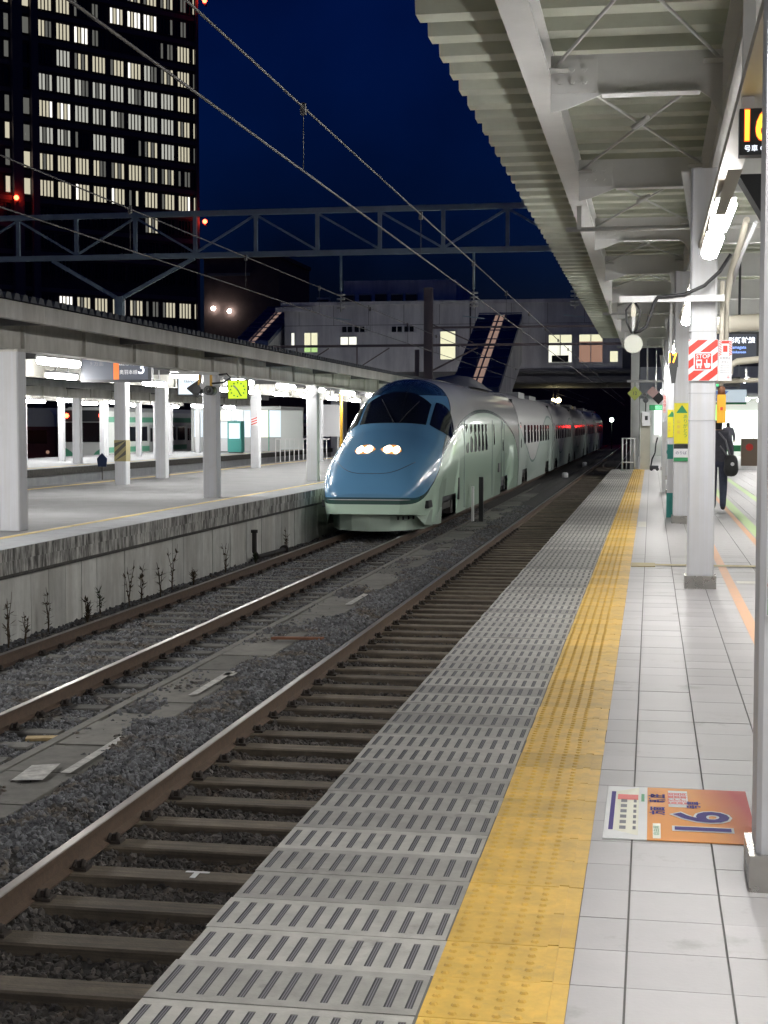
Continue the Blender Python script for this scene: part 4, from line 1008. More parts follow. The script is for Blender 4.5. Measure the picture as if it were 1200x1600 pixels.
# lower nose lip and plough
b = MB()
pl = [(0,.30),(.45,.42),(.80,.75),(1.12,1.5),(1.16,2.6)]
for sgn in (1,-1):
    for (xa, ya), (xb, yb) in zip(pl, pl[1:]):
        b.quad((sgn*xa,ya+.02,.10),(sgn*xb,yb+.02,.10),(sgn*xb*1.02,yb,.56),(sgn*xa*1.02,ya,.56))
b.build('snow_plough', 'train_green', lead)
for sgn in (1,-1):
    MB().poly([(sgn*1.02,.62,.50),(sgn*1.19,1.1,.22),(sgn*1.33,2.3,.16),(sgn*1.36,2.74,.16),(sgn*1.38,2.74,.56),(sgn*1.28,1.5,.56)]).build('side_skirt', 'train_green', lead)
b = MB()
for k in range(4): b.box(.62+k*.10,.66+k*.10,.55+k*.14-.03,.60+k*.14,.36,.44)
b.build('vent_slots', 'train_dark', lead)
bl = MB().disc((.55,1.0,.13), .05, 'y', .05, 10).build('marker_light', 'marker_blue' if 'marker_blue' in M else 'led_white', lead)
MB().box(-1.3,1.3,1.0,23.8,.62,.80).build('underframe', 'train_dark', lead)
def side_x(s, z):
    zm, w, zt, n = fzm(s), fw(s), fzt(s), fn(s)
    if z <= zm: return w
    si = ((z-zm)/(zt-zm))**(n/2); return w*(max(0,1-si*si))**.5**1 if False else w*abs(math.cos(math.asin(min(1,si))))**(2/n)
def side_window(s, wd, z0, z1, parent, name='window', mt='train_glass', off=.006, rr=.1, sides=(1,-1), base=0):
    for sgn in sides:
        o = []
        for cx, cz, a0 in ((s+wd-rr,z1-rr,0),(s+rr,z1-rr,90),(s+rr,z0+rr,180),(s+wd-rr,z0+rr,270)):
            for k in range(4): a = R(a0+k*30); o.append((cx+rr*math.cos(a), cz+rr*math.sin(a)))
        MB().poly([(sgn*(side_x(max(base+y,8) if base else y, z)+off), y, z) for y, z in (o if sgn > 0 else o[::-1])]).build(name, mt, parent)
for k in range(6): side_window(7.0+k*.98, .56, 1.82, 2.62, lead, sides=(1,))
side_window(14.4, .30, 1.95, 2.62, lead, sides=(1,)); side_window(17.35, .34, 1.7, 2.72, lead, 'door_window', sides=(1,))
def bogie(parent, s):
    o = link('bogie', MB().box(-1.12,1.12,-1.3,1.3,.42,.72).box(-1.30,-1.13,-1.5,1.5,.45,.65).box(1.13,1.30,-1.5,1.5,.45,.65).mesh('bogie', 'iron_dark'), parent, (0,s,0))
    for sx2 in (-1,1):
        for d in (-1.1,1.1): MB().disc((sx2*.75,d,.43), .43, 'x', .12, 20).build('wheel', 'iron_dark', o); MB().box(sx2*1.22-.1,sx2*1.22+.1,d-.18,d+.18,.28,.62).build('axle_box', 'iron_dark', o)
    return o
bogie(lead, 3.95); bogie(lead, 18.5)
for s in (6.55, 13.9, 16.9, 17.9): MB().box(side_x(s,1.5)-.01, side_x(s,1.5)+.003, s, s+.025, .35, 2.75).build('panel_seam', 'seam', lead)
MB().box(1.45,1.474,15.9,16.6,1.02,1.32).build('vent_cover', 'train_dark', lead); 
MB().box(1.43,1.476,4.5+.85,4.5+1.05,.62,1.2).build('step_handle', 'train_dark', lead)
# roof fairing and pantograph cover
b = MB(); rows = []
for t in [k/10 for k in range(11)]:
    hgt = .42*math.sin(math.pi*min(1,max(0,t)))**.6; s = 13.5+t*5.5
    rows.append([(x*.95, s, 3.86-.06*x*x+hgt*(1-abs(x)**3)) for x in (-1,-.8,-.5,0,.5,.8,1)])
b.grid(rows).build('roof_fairing', 'train_roof', lead)
# middle carriages (own local frame, constant section)
def const_mesh(bogs):
    st_ = [(0,False),(1.9,False),(1.91,True),(4.6,True),(4.61,False),(10,False),(15.4,False),(15.41,True),(18.1,True),(18.11,False),(20.1,False)]
    b = MB(); rows = []
    for s, bg_ in st_:
        row = []; zb = .80 if bg_ else .24
        for k in range(5): t = k/4; row.append((1.47*(1-.05*(1-t)**2), s, zb+(1.9-zb)*t))
        for k in range(1,28):
            v = S(15, math.pi*k/28); row.append((v.x, s, v.z))
        for k in range(5): t = 1-k/4; row.append((-1.47*(1-.05*(1-t)**2), s, zb+(1.9-zb)*t))
        rows.append(row)
    b.grid(rows); b.poly(rows[0][::-1]); b.poly(rows[-1]); return b
cm = const_mesh(None).mesh('carriage', pl_mid)
for c in range(5):
    cobj = link('carriage', cm, train, (0, 24.05+c*20.5, 0))
    if c == 0:
        for k in range(9): side_window(2.2+k*1.75, 1.15 if k % 2 else .9, 1.85, 2.6, cobj, sides=(1,), base=9)
        side_window(.7, .34, 1.7, 2.72, cobj, 'door_window', sides=(1,), base=9)
        MB().box(-1.3,1.3,.1,20.0,.62,.80).build('underframe', 'train_dark', cobj)
        bogie(cobj, 3.25); bogie(cobj, 16.75)
        MB().box(-.9,.9,6,9,3.75,4.0).box(-.8,.8,13,17,3.75,3.98).build('roof_unit', 'train_roof', cobj)
        MB().box(-1.2,1.2,-.38,0,.6,3.6).build('gangway', 'train_dark', cobj)
        proto = cobj
    else:
        for chd in proto.children: dup(chd, cobj)

# ================================================================== BACKGROUND TRAINS
def commuter(loc, label, body, stripe, L_=62, red=True, dark=False):
    t = thing('commuter_train', label, 'train', loc)
    prof = [(-1.42,.35),(1.42,.35),(1.42,2.9),(1.30,3.35),(.9,3.6),(-.9,3.6),(-1.30,3.35),(-1.42,2.9)]
    MB().prism(prof, 'y', 0.02, L_).build('body', body, t)
    # front: lower apron, windscreen, side pillars
    MB().prism([(-1.40,.4),(1.40,.4),(1.40,1.45),(.9,1.62),(-.9,1.62),(-1.40,1.45)], 'y', -.16, .018).build('apron', body, t)
    MB().prism([(-1.22,1.65),(1.22,1.65),(1.24,2.75),(-1.24,2.75)], 'y', -.06, .015).build('windscreen', 'train_glass', t)
    MB().prism([(-1.35,2.78),(1.35,2.78),(1.22,3.42),(-1.22,3.42)], 'y', -.05, .015).build('head_panel', 'train_dark', t)
    for s in (-1,1):
        MB().poly([(s*.45,-.164,.75),(s*1.38,-.164,.75),(s*1.38,-.164,1.35),(s*1.05,-.164,1.32),(s*.7,-.164,1.1)]).build('green_panel', stripe, t)
        MB().disc((s*1.02,-.08,3.12), .13 if red else .1, 'y', .06, 14).build('tail_lamp', 'red_lamp' if red else 'train_dark', t)
    MB().box(1.421,1.43,.02,L_,1.05,1.35).build('side_stripe', stripe, t); MB().box(1.421,1.43,.02,L_,2.75,3.05).build('side_stripe', stripe, t)
    y = 1.2; k = 0
    while y < L_-3:
        if k % 4 == 3: MB().box(1.421,1.435,y,y+1.2,.9,2.6).build('door', 'silver_car', t); MB().box(1.436,1.44,y+.15,y+.55,1.6,2.4).box(1.436,1.44,y+.65,y+1.05,1.6,2.4).build('door_window', 'train_glass', t); y += 1.7
        else: MB().box(1.421,1.436,y,y+1.5,1.65,2.5).build('window', 'train_glass', t); y += 1.9
        k += 1
    MB().box(-1.2,1.2,0.3,L_-.2,-.1,.35).build('underframe', 'train_dark', t)
    return t
commuter((-31.2,80,RAILZ), 'white and green commuter train with two red tail lamps in the far background', 'car_white', 'car_green')
mr_ = thing('maroon_train', 'dark maroon train front with pale roof at the far left background', 'train', (-36.0,84,RAILZ))
MB().prism([(-1.4,.3),(1.4,.3),(1.4,2.5),(-1.4,2.5)], 'y', 0, 18).build('body', 'car_maroon', mr_); MB().prism([(-1.42,2.51),(1.42,2.51),(1.35,3.2),(1.0,3.6),(-1.0,3.6),(-1.35,3.2)], 'y', -.02, 18).build('roof', 'silver_car', mr_)
MB().box(-.9,.9,-.02,-.001,1.5,2.3).build('windscreen', 'train_glass', mr_)
for s in (-1,1): MB().disc((s*.95,-.03,1.0), .1, 'y', .06, 10).build('lamp', 'win_brown', mr_)

# ================================================================== LEFT PLATFORM FURNITURE
sg = thing('platform_sign', 'long dark hanging departure board with orange block and white 3', 'sign', (-12.95,33,2.56))
MB().box(0,1.70,0,.16,0,.62).build('case', 'plastic_dark', sg); MB().box(.05,1.62,-.006,-.001,.06,.56).build('panel', 'display_on', sg); MB().box(.80,.93,-.010,-.0065,.06,.54).build('colour_block', 'sign_orange', sg)
text('3', .40, 'led_white', sg, (1.47,-.012,.31)); text('山形線', .14, 'sign_white', sg, (1.13,-.012,.43)); text('奥羽本線', .11, 'sign_white', sg, (1.16,-.012,.22)); text('9 方面', .12, 'ink_grey', sg, (.40,-.012,.42))
MB().box(.78,.80,.05,.09,.62,.66).box(.84,.86,.05,.09,.62,.66).box(.66,1.0,.03,.11,.66,.68).build('hanger', 'plastic_dark', sg); MB().box(1.66,1.695,.03,.09,.62,.66).build('hanger', 'plastic_dark', sg)
sg = thing('platform_sign', 'square white lit sign with a small platform name', 'sign', (-12.25,38,2.34)); MB().box(0,.66,0,.12,0,.58).build('case', 'plastic_dark', sg); MB().box(.04,.62,-.006,-.001,.04,.54).build('panel', 'lightbox_white', sg); text('山形', .15, 'ink_grey', sg, (.33,-.01,.40)); MB().box(.18,.50,-.01,-.007,.17,.22).build('print_bar', 'led_white', sg); MB().box(.3,.34,.03,.07,.58,.65).build('hanger', 'plastic_dark', sg)
ck = thing('platform_clock', 'bright lime green square clock hanging by the pillar', 'clock', (-8.86,31.0,2.14))
MB().box(-.02,.43,0,.12,-.02,.40).build('case', 'plastic_dark', ck); MB().box(0,.41,-.006,-.001,0,.38).build('face', 'clock_face', ck)
b = MB()
for k in range(12): a = k*math.pi/6; b.box(.205+.155*math.sin(a)-.014,.205+.155*math.sin(a)+.014,-.010,-.007,.19+.145*math.cos(a)-.014,.19+.145*math.cos(a)+.014)
b.build('hour_marks', 'sign_green', ck); MB().bar((.205,-.012,.19),(.11,-.012,.28),.01,.03).build('hand', 'sign_white', ck); MB().bar((.205,-.013,.19),(.27,-.013,.07),.01,.022).build('hand', 'sign_green', ck); MB().box(.18,.22,.03,.07,.40,.9).build('hanger', 'canopy_cream', ck)
cm_ = thing('platform_camera', 'cluster of dark cameras under a white bar before the pillar', 'camera', (-9.0,30.6,2.35))
MB().box(-1.0,.05,-.04,.04,.28,.34).build('arm', 'paint_white', cm_); MB().disc((-.12,-.05,-.05), .10, 'y', .35, 14).build('camera_body', 'plastic_dark', cm_); MB().disc((-.38,-.02,-.02), .09, 'y', .3, 12).build('camera_body', 'plastic_dark', cm_); MB().disc((-.12,-.24,-.05), .06, 'y', .03, 14).build('lens', 'train_glass', cm_)
MB().box(-.14,-.10,-.03,.03,.02,.28).box(-.40,-.36,-.03,.03,.06,.28).build('hanger', 'orange_box', cm_); MB().box(-.32,-.2,-.16,-.1,-.02,.1).build('camera_visor', 'sign_white', cm_); MB().tube([(-.1,0,.1),(.15,0,.12),(.3,0,.22),(.22,0,.3),(.05,0,.28)], .02, 6).build('cable', 'cable_black', cm_)
MB().prism([(-.66,0),(-.42,.16),(-.34,-.02),(-.42,-.2)], 'y', -.02, .02).build('sign_plate', 'sign_black', cm_)
t = diamond(-9.42,41.45,2.55,.22,'sign_white','white diamond sign on the pillar next to the train nose'); MB().box(-.45,-.1,-.03,.03,-.03,.03).build('arm', 'paint_white', t)
yp = tag(MB().tube([(0,0,0),(0,0,2.75)], .05, 8).build('yellow_pole', 'orange_box', None, (-10.34,50,0)), 'orange yellow pole just left of the train windscreen', 'pole')
bs_ = thing('hand_sign', 'small dark blue paddle sign on a thin stick at the far platform edge', 'sign', (-16.6,44,-1.2)); MB().tube([(0,0,0),(0,0,1.5)], .02, 6).build('stick', 'iron_dark', bs_); mat('navy', (.02,.035,.09), .5); MB().prism([(-.13,1.5),(.13,1.5),(.16,1.75),(0,1.92),(-.16,1.75)], 'y', -.02, .02).build('paddle', 'navy', bs_)
for i, (x, y, z, w, h, mt) in enumerate([(-17.0,74,1.0,1.6,1.6,'sign_white'),(-15.2,80,1.2,.9,1.1,'sign_yellow'),(-14.0,84,.6,1.2,2.0,'lightbox_white'),(-11.6,86,.4,1.0,2.0,'lightbox_white')]):
    t = thing('shelter_screen', ['white panel wall far down the left platform','yellow notice board far down the left platform','pale lit shelter pane near the far end of the left platform','pale lit shelter pane just left of the train'][i], 'panel', (x,y,0)); MB().box(0,w,0,.08,z,z+h).build('panel', mt, t); MB().box(.05,.1,.02,.06,0,z).box(w-.1,w-.05,.02,.06,0,z).build('leg', 'steel_grey', t)
fn_ = thing('platform_railing', 'grey upright railing far down the left platform', 'railing', (-17.2,68,-.0))
for k in range(12): MB().box(k*.22,k*.22+.04,0,.04,-.6,.95).build('bar', 'steel_grey', fn_)
MB().box(0,2.6,0,.05,.9,.96).build('rail', 'steel_grey', fn_)
rs_ = thing('striped_notice', 'small red and white striped notice on a far left platform pillar', 'notice', (-14.33,53.55,1.55)); MB().box(-.12,.12,-.01,0,0,.3).build('plate', 'sign_white', rs_)
for k in range(3): MB().poly([(-.11,-.012,.02+k*.09),(.11,-.012,.10+k*.09),(.11,-.012,.14+k*.09),(-.11,-.012,.06+k*.09)]).build('stripe', 'red', rs_)

# ================================================================== OVERHEAD LINE
GY = 55.6
ga = thing('catenary_gantry', 'blue grey steel truss gantry spanning all tracks', 'gantry', (0,GY,0))
zt_, zb_ = 9.60, 8.02
MB().box(-34,-.2,-.09,.09,zt_-.1,zt_+.1).build('top_chord', 'gantry_blue', ga); MB().box(-34,-.2,-.09,.09,zb_-.1,zb_+.1).build('bottom_chord', 'gantry_blue', ga)
nod = [-.5-2.38*k for k in range(15)]
for i, x in enumerate(nod):
    MB().box(x-.07,x+.07,-.06,.06,zb_+.1,zt_-.1).build('upright', 'gantry_blue', ga)
    if i+1 < len(nod):
        xn = nod[i+1]
        if i in (0,2,6,8,10,12): MB().bar((x,0,zt_-.1),(xn,0,zb_+.1),.08,.08).build('diagonal', 'gantry_blue', ga)
        else: MB().bar((xn,0,zt_-.1),(x,0,zb_+.1),.08,.08).build('diagonal', 'gantry_blue', ga)
MB().bar((-20.2,0,6.4),(-17.2,0,zb_-.1),.14,.14).build('knee_brace', 'gantry_blue', ga); MB().bar((-20.2,0,6.4),(-22.9,0,zb_-.1),.14,.14).build('knee_brace', 'gantry_blue', ga)
MB().box(-20.36,-20.04,-.16,.16,-1.4,6.5).build('mast', 'gantry_blue', ga); MB().box(-.74,-.44,.0,.28,-1.4,9.7).build('mast', 'steel_grey', ga)
MB().box(-4.75,-4.65,-.04,.04,zt_+.1,zt_+.5).build('spike', 'gantry_blue', ga)
def insul(p, n=4, s=1.0):
    b = MB(); x, y, z = p
    for k in range(n): b.disc((x,y,z-.16*s*k), .16*s, 'z', .06*s, 12)
    b.tube([(x,y,z+.3*s),(x,y,z-.16*s*n)], .03*s, 6); return b
for x in (-2.79, -6.5, -11.5):
    MB().tube([(x,0,zb_-.1),(x,0,6.6)], .05, 6).build('drop_post', 'gantry_blue', ga); insul((x,0,6.45)).build('insulator', 'insulator', ga)
    MB().bar((x-.4,0,5.6),(x+.4,0,5.5),.04,.04).build('steady_arm', 'gantry_blue', ga)
def wire(name, label, x, zc, zm_, y0, y1):
    t = thing(name, label, 'overhead wires')
    cp = [(x, y0+(y1-y0)*k/20, zc) for k in range(21)]; MB().tube(cp, .010, 5).build('contact_wire', 'wire', t)
    mp_ = []
    for k in range(61):
        y = y0+(y1-y0)*k/60; mp_.append((x, y, zm_))
    MB().tube(mp_, .010, 5).build('messenger_wire', 'wire', t)
    y = 12.0
    while y < y1:
        MB().tube([(x,y,zc),(x,y,zm_)], .004, 4).box(x-.02,x+.02,y-.03,y+.03,zm_-.06,zm_+.03).build('dropper', 'wire', t); y += 6.3 if y < 13 else 5.5
    return t
wire('catenary_wires', 'pair of overhead wires above the near track', -2.79, 3.63, 4.14, 3, 160)
wire('catenary_wires', 'pair of overhead wires above the train track', -6.5, 3.78, 4.30, 6, 160)
# second mast far behind with bracket arms
ms = thing('catenary_mast', 'dark steel mast with long bracket arms behind the train', 'mast', (-10.6,72,0)); MB().box(-.2,.2,-.2,.2,-1.3,8.15).build('mast', 'tower_pier', ms)
MB().box(-.65,-.45,-.1,.1,-1.3,5.2).build('mast', 'tower_pier', ms)
MB().box(-12.5,10.5,-.06,.06,5.35,5.47).build('arm', 'gantry_dark' if 'gantry_dark' in M else 'tower_pier', ms); MB().bar((.2,0,4.2),(2.4,0,5.3),.08,.08).bar((.2,0,6.4),(2.2,0,5.5),.06,.06).build('brace', 'tower_pier', ms)
MB().box(.2,11,-.05,.05,6.2,6.3).build('arm', 'tower_pier', ms)
for x in (-3.5,-6.5,-9.5): MB().bar((x,0,4.2),(x,0,5.35),.06,.06).bar((x,0,4.3),(x+1.6,0,5.3),.05,.05).build('hanger', 'tower_pier', ms)

# ================================================================== BUILDINGS
tw = thing('office_tower', 'dark high-rise office tower with rows of lit windows', 'office tower', (-62.8,205,0), math.atan2(.777,.63))
# local frame: +x along the facade to the right, -y out towards the viewer
MB().box(-46,0,.0,26,-2,84).build('wall', 'tower_wall', tw)
for u0, u1 in ((28.46,27.06),(25.8,24.84)): MB().box(-u0,-u1,-.7,-.001,-2,84).build('pier', 'tower_pier', tw)
for u in (.2,): MB().box(-.45,.0,-.35,-.001,-2,84).build('pier', 'tower_pier', tw)
pat = {0:'..lL..lHHH..', 1:'l.lLL..................', }
bays = [(29.4,28.62),(26.91,25.8),(24.53,22.54),(21.95,19.93),(19.33,17.27),(16.67,14.63),(13.95,11.88),(11.26,9.16),(8.73,6.6),(6.06,3.99),(3.34,1.31),(.83,.46)]
# one letter a bay from left to right: w warm, c cool, h hot bright, d dim, . dark
rows_ = ['.wwwwwcww.ww', 'wwwccdwwwwdw', 'wwwwddhhhddd', 'wwwwhd...dwd', 'd..cwwwwcwwww', 'ddccccccccwd', 'dchhccccccww', 'dcccdccdwcwd', 'wwwwwwwwwwdd', 'wwwwwwwdwwhw', '........w...', '............', '............', '............', '...hwwhwdwww', '............']
ztop = 63.9
wcache = {}
def win_mesh(w, code, var):
    key = (round(w,1), code, var)
    if key in wcache: return wcache[key]
    rnd = random.Random(hash(key) % 9999); b = MB(); hgt = 2.0; n = 4 if w > 1.5 else 1
    base = {'w':0,'c':1,'h':3,'d':2,'.':4}[code]
    for k in range(n):
        a, c = w*k/n+.09, w*(k+1)/n-.09
        mi = base
        if code in 'wc': mi = rnd.choice([base,base,base,2,3 if rnd.random() < .15 else base])
        if code == 'h': mi = rnd.choice([3,3,0])
        if code == 'd': mi = rnd.choice([2,4,4,base,0 if rnd.random() < .5 else 4])
        b.quad((a,-.05,0),(c,-.05,0),(c,-.05,hgt),(a,-.05,hgt), mi)
    for k in range(n+1): b.box(w*k/n-.05,w*k/n+.05,-.14,-.04,-.06,hgt+.06,5)
    b.box(-.05,w+.05,-.16,-.04,-.14,-.061,5); b.box(-.05,w+.05,-.16,-.04,hgt+.061,hgt+.14,5)
    wcache[key] = b.mesh('window', ['win_warm','win_cool','win_dim','win_hot','win_dark','tower_wall']); return wcache[key]
for r_, row in enumerate(rows_):
    zt2 = ztop-3.40*r_ if r_ != 14 else 18.5
    if r_ == 13: continue
    for k, (ua, ub) in enumerate(bays):
        code = row[k] if k < len(row) else '.'
        link('window', win_mesh(ua-ub, code, random.randint(0,5)), tw, (-ua, 0, zt2-2.05))
    MB().box(-46,0,-.18,-.002,zt2+.35,zt2+.95).build('spandrel_ledge', 'tower_pier', tw)
for i, (x, z) in enumerate(((.7,60.4),(.5,30.0),(-28.3,30.5))):
    t = thing('aviation_lamp', ['red warning lamp at the top right corner of the tower','red warning lamp on the tower corner above the gantry','red warning lamp on the tower pier at far left'][i], 'warning lamp', tuple(tw.matrix_basis @ Vector((x,-.9,z))), group='red warning lamps on the tower')
    bm = bmesh.new(); bmesh.ops.create_icosphere(bm, subdivisions=2, radius=.32); lm = bpy.data.meshes.new('globe'); bm.to_mesh(lm); bm.free(); lm.materials.append(M['red_lamp']); link('globe', lm, t)
    MB().box(-.12,.12,0,.8,-.6,-.35).build('bracket', 'tower_pier', t)

ov = thing('station_overpass', 'pale grey station building bridging the tracks behind the train', 'station building', (0,100,0))
OX0, OX1 = -24.6, -2.0
MB().box(-24.6,-1.9,0,16,5.15,9.62).build('wall', 'overpass', ov); MB().box(-24.8,-1.8,-.25,16.2,9.621,9.85).build('parapet', 'overpass', ov)
MB().box(-1.899,14,.3,16,5.15,8.6).build('side_wing', 'overpass_dark', ov)
MB().box(-26,14,.5,15,4.35,5.149).build('deck', 'overpass_dark', ov)
MB().box(-9.2,-1.0,-.12,.499,4.4,4.8).build('girder', 'overpass_dark', ov); MB().box(-9.2,-1.0,-.2,-.001,5.1,5.28).build('girder', 'overpass_dark', ov)
MB().box(-9.9,-9.2,-.4,1.2,-1.3,5.14).build('pier', 'overpass', ov); MB().box(-21.5,-20.6,.5,1.6,-1.3,5.14).build('pier', 'overpass', ov); MB().box(-.6,.3,3,4.4,-1.3,4.3).build('pier', 'overpass_dark', ov)
MB().box(-21.2,-13.3,3.5,12,9.851,11.6).build('penthouse', 'overpass', ov)
MB().box(-25.1,-22.6,-.6,-.26,9.2,9.5).build('canopy', 'overpass', ov)
def owin(x0, x1, z0, z1, mt, sash=True):
    w = MB().box(x0,x1,-.06,-.003,z0,z1).build('window', 'overpass_dark' if False else mt, ov)
    fr = MB().box(x0-.06,x0,-.1,-.002,z0-.06,z1+.06).box(x1,x1+.06,-.1,-.002,z0-.06,z1+.06).box(x0,x1,-.1,-.002,z1,z1+.06).box(x0-.1,x1+.1,-.14,-.002,z0-.1,z0)
    if sash: fr.box((x0+x1)/2-.03,(x0+x1)/2+.03,-.1,-.062,z0,z1)
    fr.build('frame', 'overpass', w)
    return w
w = owin(-23.2,-22.3,6.5,7.8,'win_lit'); MB().box(-23.2,-22.3,-.064,-.0605,6.5,6.95).build('pane', 'win_green', w)
owin(-20.7,-19.6,6.85,7.5,'blind_white'); owin(-20.6,-19.9,7.82,8.2,'win_dark'); owin(-19.75,-19.05,7.82,8.2,'win_dark'); owin(-17.2,-16.5,7.8,8.17,'win_dark'); owin(-16.35,-15.7,7.8,8.17,'win_dark')
owin(-13.9,-12.9,5.95,7.8,'win_lit', False); w = owin(-9.4,-8.6,5.9,7.45,'win_green'); owin(-24.1,-23.9,6.9,7.8,'blind_white', False)
w = owin(-6.7,-5.2,5.7,7.5,'blind_white'); MB().box(-6.5,-5.4,-.12,-.075,5.71,6.15).build('furniture', 'sign_black', w); MB().box(-6.7,-5.2,-.068,-.062,7.0,7.5).build('pane', 'win_lit', w)
w = owin(-4.7,-3.2,5.7,7.5,'win_brown'); MB().box(-4.7,-3.2,-.068,-.062,7.05,7.5).build('pane', 'win_lit', w); owin(-2.7,-2.2,5.7,6.4,'win_lit', False)
acl = [(-22.2,.30),(-20.45,.55),(-19.3,.55),(-18.2,.6),(-17.1,.55),(-16.1,.55)]
for i, (x, h) in enumerate(acl):
    t = thing('roof_unit', 'box air unit on the overpass roof, %s from the left' % ['first','second','third','fourth','fifth','sixth'][i], 'air unit', (x,101.2,9.85), group='air units on the overpass roof'); MB().box(-.38,.38,0,.6,0,h).build('case', 'plastic_dark', t); MB().box(-.42,.42,-.05,.65,h,h+.12).build('lid', 'silver_car', t)
# blue sloped stair roofs with a lit strip
def stair_roof(xa, xb, ya, yb, za, zb, w, label):
    t = thing('stair_roof', label, 'stair roof')
    va, vb = Vector((xa,ya,za)), Vector((xb,yb,zb))
    for x0, x1, mt, nm in ((-w,-.22*w,'escalator_blue','roof_panel'),(.22*w,w,'escalator_blue','roof_panel'),(-.215*w,.215*w,'escalator_lit','skylight')):
        b = MB(); nseg = 1 if nm == 'roof_panel' else 4
        for k in range(nseg):
            a, c = va.lerp(vb, k/nseg+.008), va.lerp(vb, (k+1)/nseg-.008)
            up = Vector((0,0,.12 if nm == 'roof_panel' else .05))
            p = [a+Vector((x0,0,0)), a+Vector((x1,0,0)), c+Vector((x1,0,0)), c+Vector((x0,0,0))]
            b.poly([q+up for q in p]); b.poly([q-Vector((0,0,.15)) for q in p][::-1])
            for i in range(4): j = (i+1) % 4; b.poly([p[i]-Vector((0,0,.15)), p[j]-Vector((0,0,.15)), p[j]+up, p[i]+up])
        b.build(nm, mt, t)
    for k in range(9):
        a = va.lerp(vb, k/8); MB().bar(a+Vector((-w,0,.16)), a+Vector((w,0,.16)), .06, .07).build('rib', 'escalator_blue', t)
    MB().bar(va+Vector((-.0,0,.2)), vb+Vector((-.0,0,.2)), .08,.08).build('ridge_bar', 'escalator_blue', t)
    MB().poly([va+Vector((w,0,-.15)), vb+Vector((w,0,-.15)), Vector((xb+w,yb,zb-3)), Vector((xa+w,ya,za-2.2))]).build('side_wall', 'overpass', t)
    return t
stair_roof(-10.0,-9.75,86,98.5,3.55,8.7,1.42,'blue sloped stair roof with lit middle strip above the train')
stair_roof(-25.9,-26.2,96,106,6.9,9.9,1.15,'smaller blue sloped stair roof with lit strip at left')
bk = thing('brick_building', 'dark brick building between the tower and the overpass', 'building', (-47,150,0)); MB().box(1.6,9.5,0,14,-1,18.6).build('wall', 'brick_dark', bk); MB().box(1.4,9.7,-.3,14,18.6,19.0).build('parapet', 'brick_dark', bk); MB().box(2,6.5,-.1,-.001,16.8,17.1).build('ledge', 'overpass_dark', bk)
for i, (x, z) in enumerate(((2.7,13.5),(4.4,13.2))):
    t = thing('wall_lamp', ['left','right'][i] + ' of two small white lamps on the dark brick building', 'lamp', (-47+x,149.6,z)); bm = bmesh.new(); bmesh.ops.create_icosphere(bm, subdivisions=2, radius=.22); lm = bpy.data.meshes.new('globe'); bm.to_mesh(lm); bm.free(); lm.materials.append(M['white_lamp']); link('globe', lm, t); MB().box(-.05,.05,.1,.4,-.05,.05).build('bracket', 'tower_pier', t)
dk_ = thing('background_block', 'dark low building beyond the overpass', 'building', (0,235,0)); MB().box(-60,60,0,12,-1.4,9).build('wall', 'tower_wall', dk_); MB().box(-60.3,60.3,-.3,12.3,9,9.5).build('parapet', 'tower_pier', dk_)
# lamps at the end of the line
def globe(x, y, z, r, mt, name, label):
    t = thing(name, label, 'lamp', (x,y,z)); bm = bmesh.new(); bmesh.ops.create_icosphere(bm, subdivisions=2, radius=r); lm = bpy.data.meshes.new('globe'); bm.to_mesh(lm); bm.free(); lm.materials.append(M[mt]); link('globe', lm, t); MB().tube([(0,.05,-r),(0,.05,-1.3-z)], .06, 6).build('post', 'iron_dark', t)
globe(-4.35,170,2.15,.24,'green_lamp','signal_lamp','pale green signal lamp beyond the train at the dark end of the line')
globe(-5.6,172,1.55,.13,'white_lamp','signal_lamp','lower of two small white lamps beside the train tail'); globe(-6.2,176,1.9,.11,'white_lamp','signal_lamp','upper of two small white lamps beside the train tail')
globe(-.72,198,1.85,.34,'red_signal','signal_lamp','red signal lamp hidden behind the cabinet, mirrored in the train side')
mat('yellow_lamp', (.8,.7,.4), .4, emit=(1.0,.85,.45), estr=22)
for i, (x, z, r) in enumerate(((-7.15,3.42,.13),(-6.75,3.40,.17),(-6.9,3.22,.12))):
    t = thing('work_lamp', 'small yellow work lamp over the train roof, ' + ['left','right','lower'][i] + ' of the cluster', 'lamp', (x,112,z), group='yellow lamp cluster over the train'); bm = bmesh.new(); bmesh.ops.create_icosphere(bm, subdivisions=2, radius=r); lm = bpy.data.meshes.new('globe'); bm.to_mesh(lm); bm.free(); lm.materials.append(M['yellow_lamp']); link('globe', lm, t); MB().tube([(0,.02,r),(0,.02,4.36-z)], .02, 6).build('stem', 'iron_dark', t)

# unseen lamp posts added past the canopies to light the overpass wall
mat('added_post_lamp', (.8,.8,.8), .4, emit=(1.0,.96,.95), estr=22)
for i, (x, y) in enumerate(((-11.8,88.5),(-11.8,95),(-25.2,89),(-25.2,94.5),(-17.5,92))):
    t = thing('added_lamp_post', 'added unseen globe lamp post beyond the canopy ends before the overpass, %s of its kind' % ORD[i], 'lamp post', (x,y,0), group='added globe lamps beyond the canopies')
    bm = bmesh.new(); bmesh.ops.create_icosphere(bm, subdivisions=2, radius=.2); lm = bpy.data.meshes.new('globe'); bm.to_mesh(lm); bm.free(); lm.materials.append(M['added_post_lamp']); link('globe', lm, t, (0,0,3.3)); MB().tube([(0,0,-1.3 if i == 4 else 0),(0,0,3.1)], .05, 8).build('post', 'steel_grey', t)

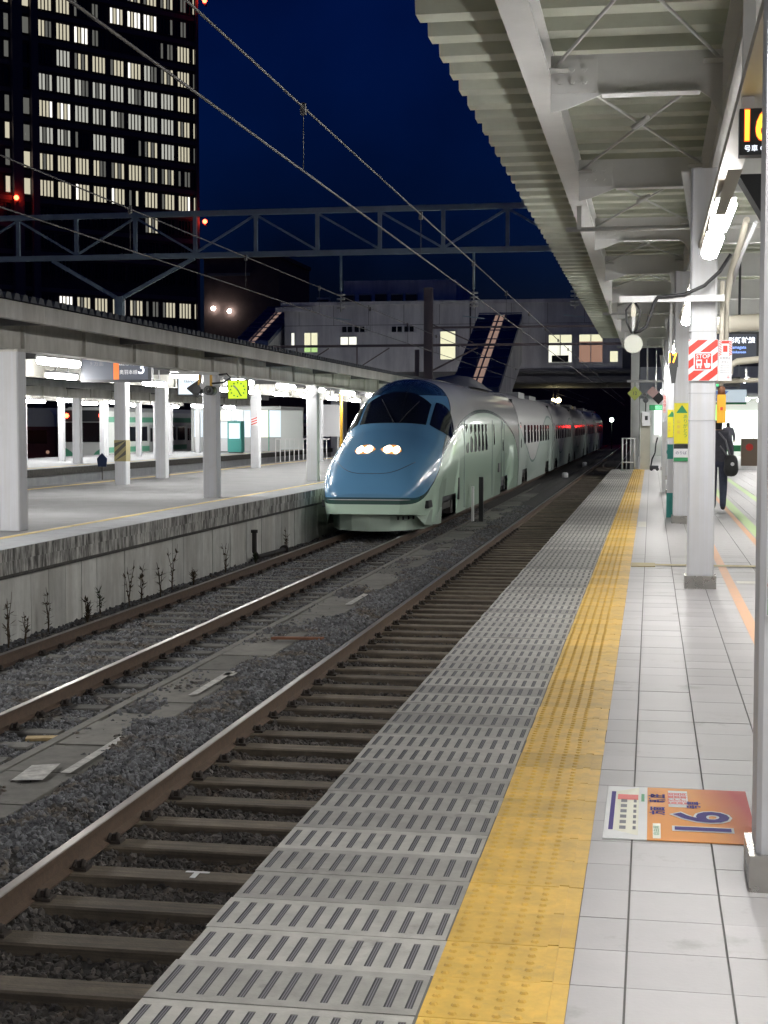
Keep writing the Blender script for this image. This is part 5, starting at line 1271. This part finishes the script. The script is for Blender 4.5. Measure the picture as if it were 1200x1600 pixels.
for i in range(7):
    pillar('platform_pillar', -25.35, -25.1, 52+i*5.0, 2.72, 'slim white post along the middle of the far platform, %s from the left' % ORD[i], 'posts along the middle of the far platform')
wr = thing('waiting_room', 'white lit waiting room with pale panes at the end of the far platform', 'waiting room', (-27.5,88,0))
MB().box(0,5.6,0,6,2.5,2.7).box(0,5.6,5.8,6,0,2.499).box(0,.12,0,5.799,0,2.499).build('wall', 'shop_white', wr)
for k in range(7):
    x = .15+k*.78
    MB().box(x,x+.05,-.03,.03,0,2.499).build('mullion', 'car_green' if k > 4 else 'steel_grey', wr)
    MB().box(x+.06,x+.76,-.01,.01,.85,2.45).build('pane', 'lightbox_white' if k not in (2,5) else 'blind_white', wr); MB().box(x+.06,x+.76,-.02,.02,0,.849).build('panel', 'silver_car', wr)
lamp(-25.5,90.5,2.3,'lamp inside the waiting room of the far platform','fluorescent lamps of the far platform',1.4)
for i, (x, y, w_, h_, mt) in enumerate(((-24.6,84,.9,1.85,'sign_white'),(-23.5,82,.8,1.8,'teal'))):
    t = thing('vending_machine', ['white','teal green','red'][i] + ' vending machine on the far platform', 'vending machine', (x,y,0)); MB().box(0,w_,0,.7,.06,h_).build('case', mt, t); MB().box(.08,w_-.08,-.012,-.001,h_*.45,h_-.12).build('display', 'lightbox_white', t); MB().box(.05,w_-.05,.05,.6,0,.06).build('foot', 'plastic_dark', t)

pf = structure('platform')
MB().box(-1.3,7,82,175,-1.3,0).build('platform_body', 'asphalt_plat', pf); MB().box(-.6,-.3,82,175,.001,.005).build('tactile_strip', 'old_yellow', pf)
for i, y in enumerate((94,117,142)):  # lamps hidden by the hall, added to light the rear carriages
    t = lamp(.9, y, 3.1, 'added unseen lamp over the platform beyond the hall, %s along the line' % ORD[i], 'added lamps beyond the station hall', 1.2); MB().tube([(.06,0,.3),(.5,0,.3),(.6,0,.2),(.6,0,-3.1)], .04, 6).build('post', 'steel_grey', t)

# cladding joints of the overpass wall
for k in range(10):
    x = -23.6+k*2.4
    MB().box(x,x+.03,-.004,-.0005,8.3,9.62).build('cladding_joint', 'overpass_dark', ov)
MB().box(-24.6,-1.9,-.005,-.0008,8.27,8.30).build('cladding_joint', 'overpass_dark', ov)
MB().tube([(-14.6,-.08,5.2),(-14.6,-.08,9.6)], .05, 6).build('rain_pipe', 'overpass_dark', ov); MB().tube([(-11.9,-.08,5.2),(-11.9,-.08,9.6)], .05, 6).build('rain_pipe', 'overpass_dark', ov)
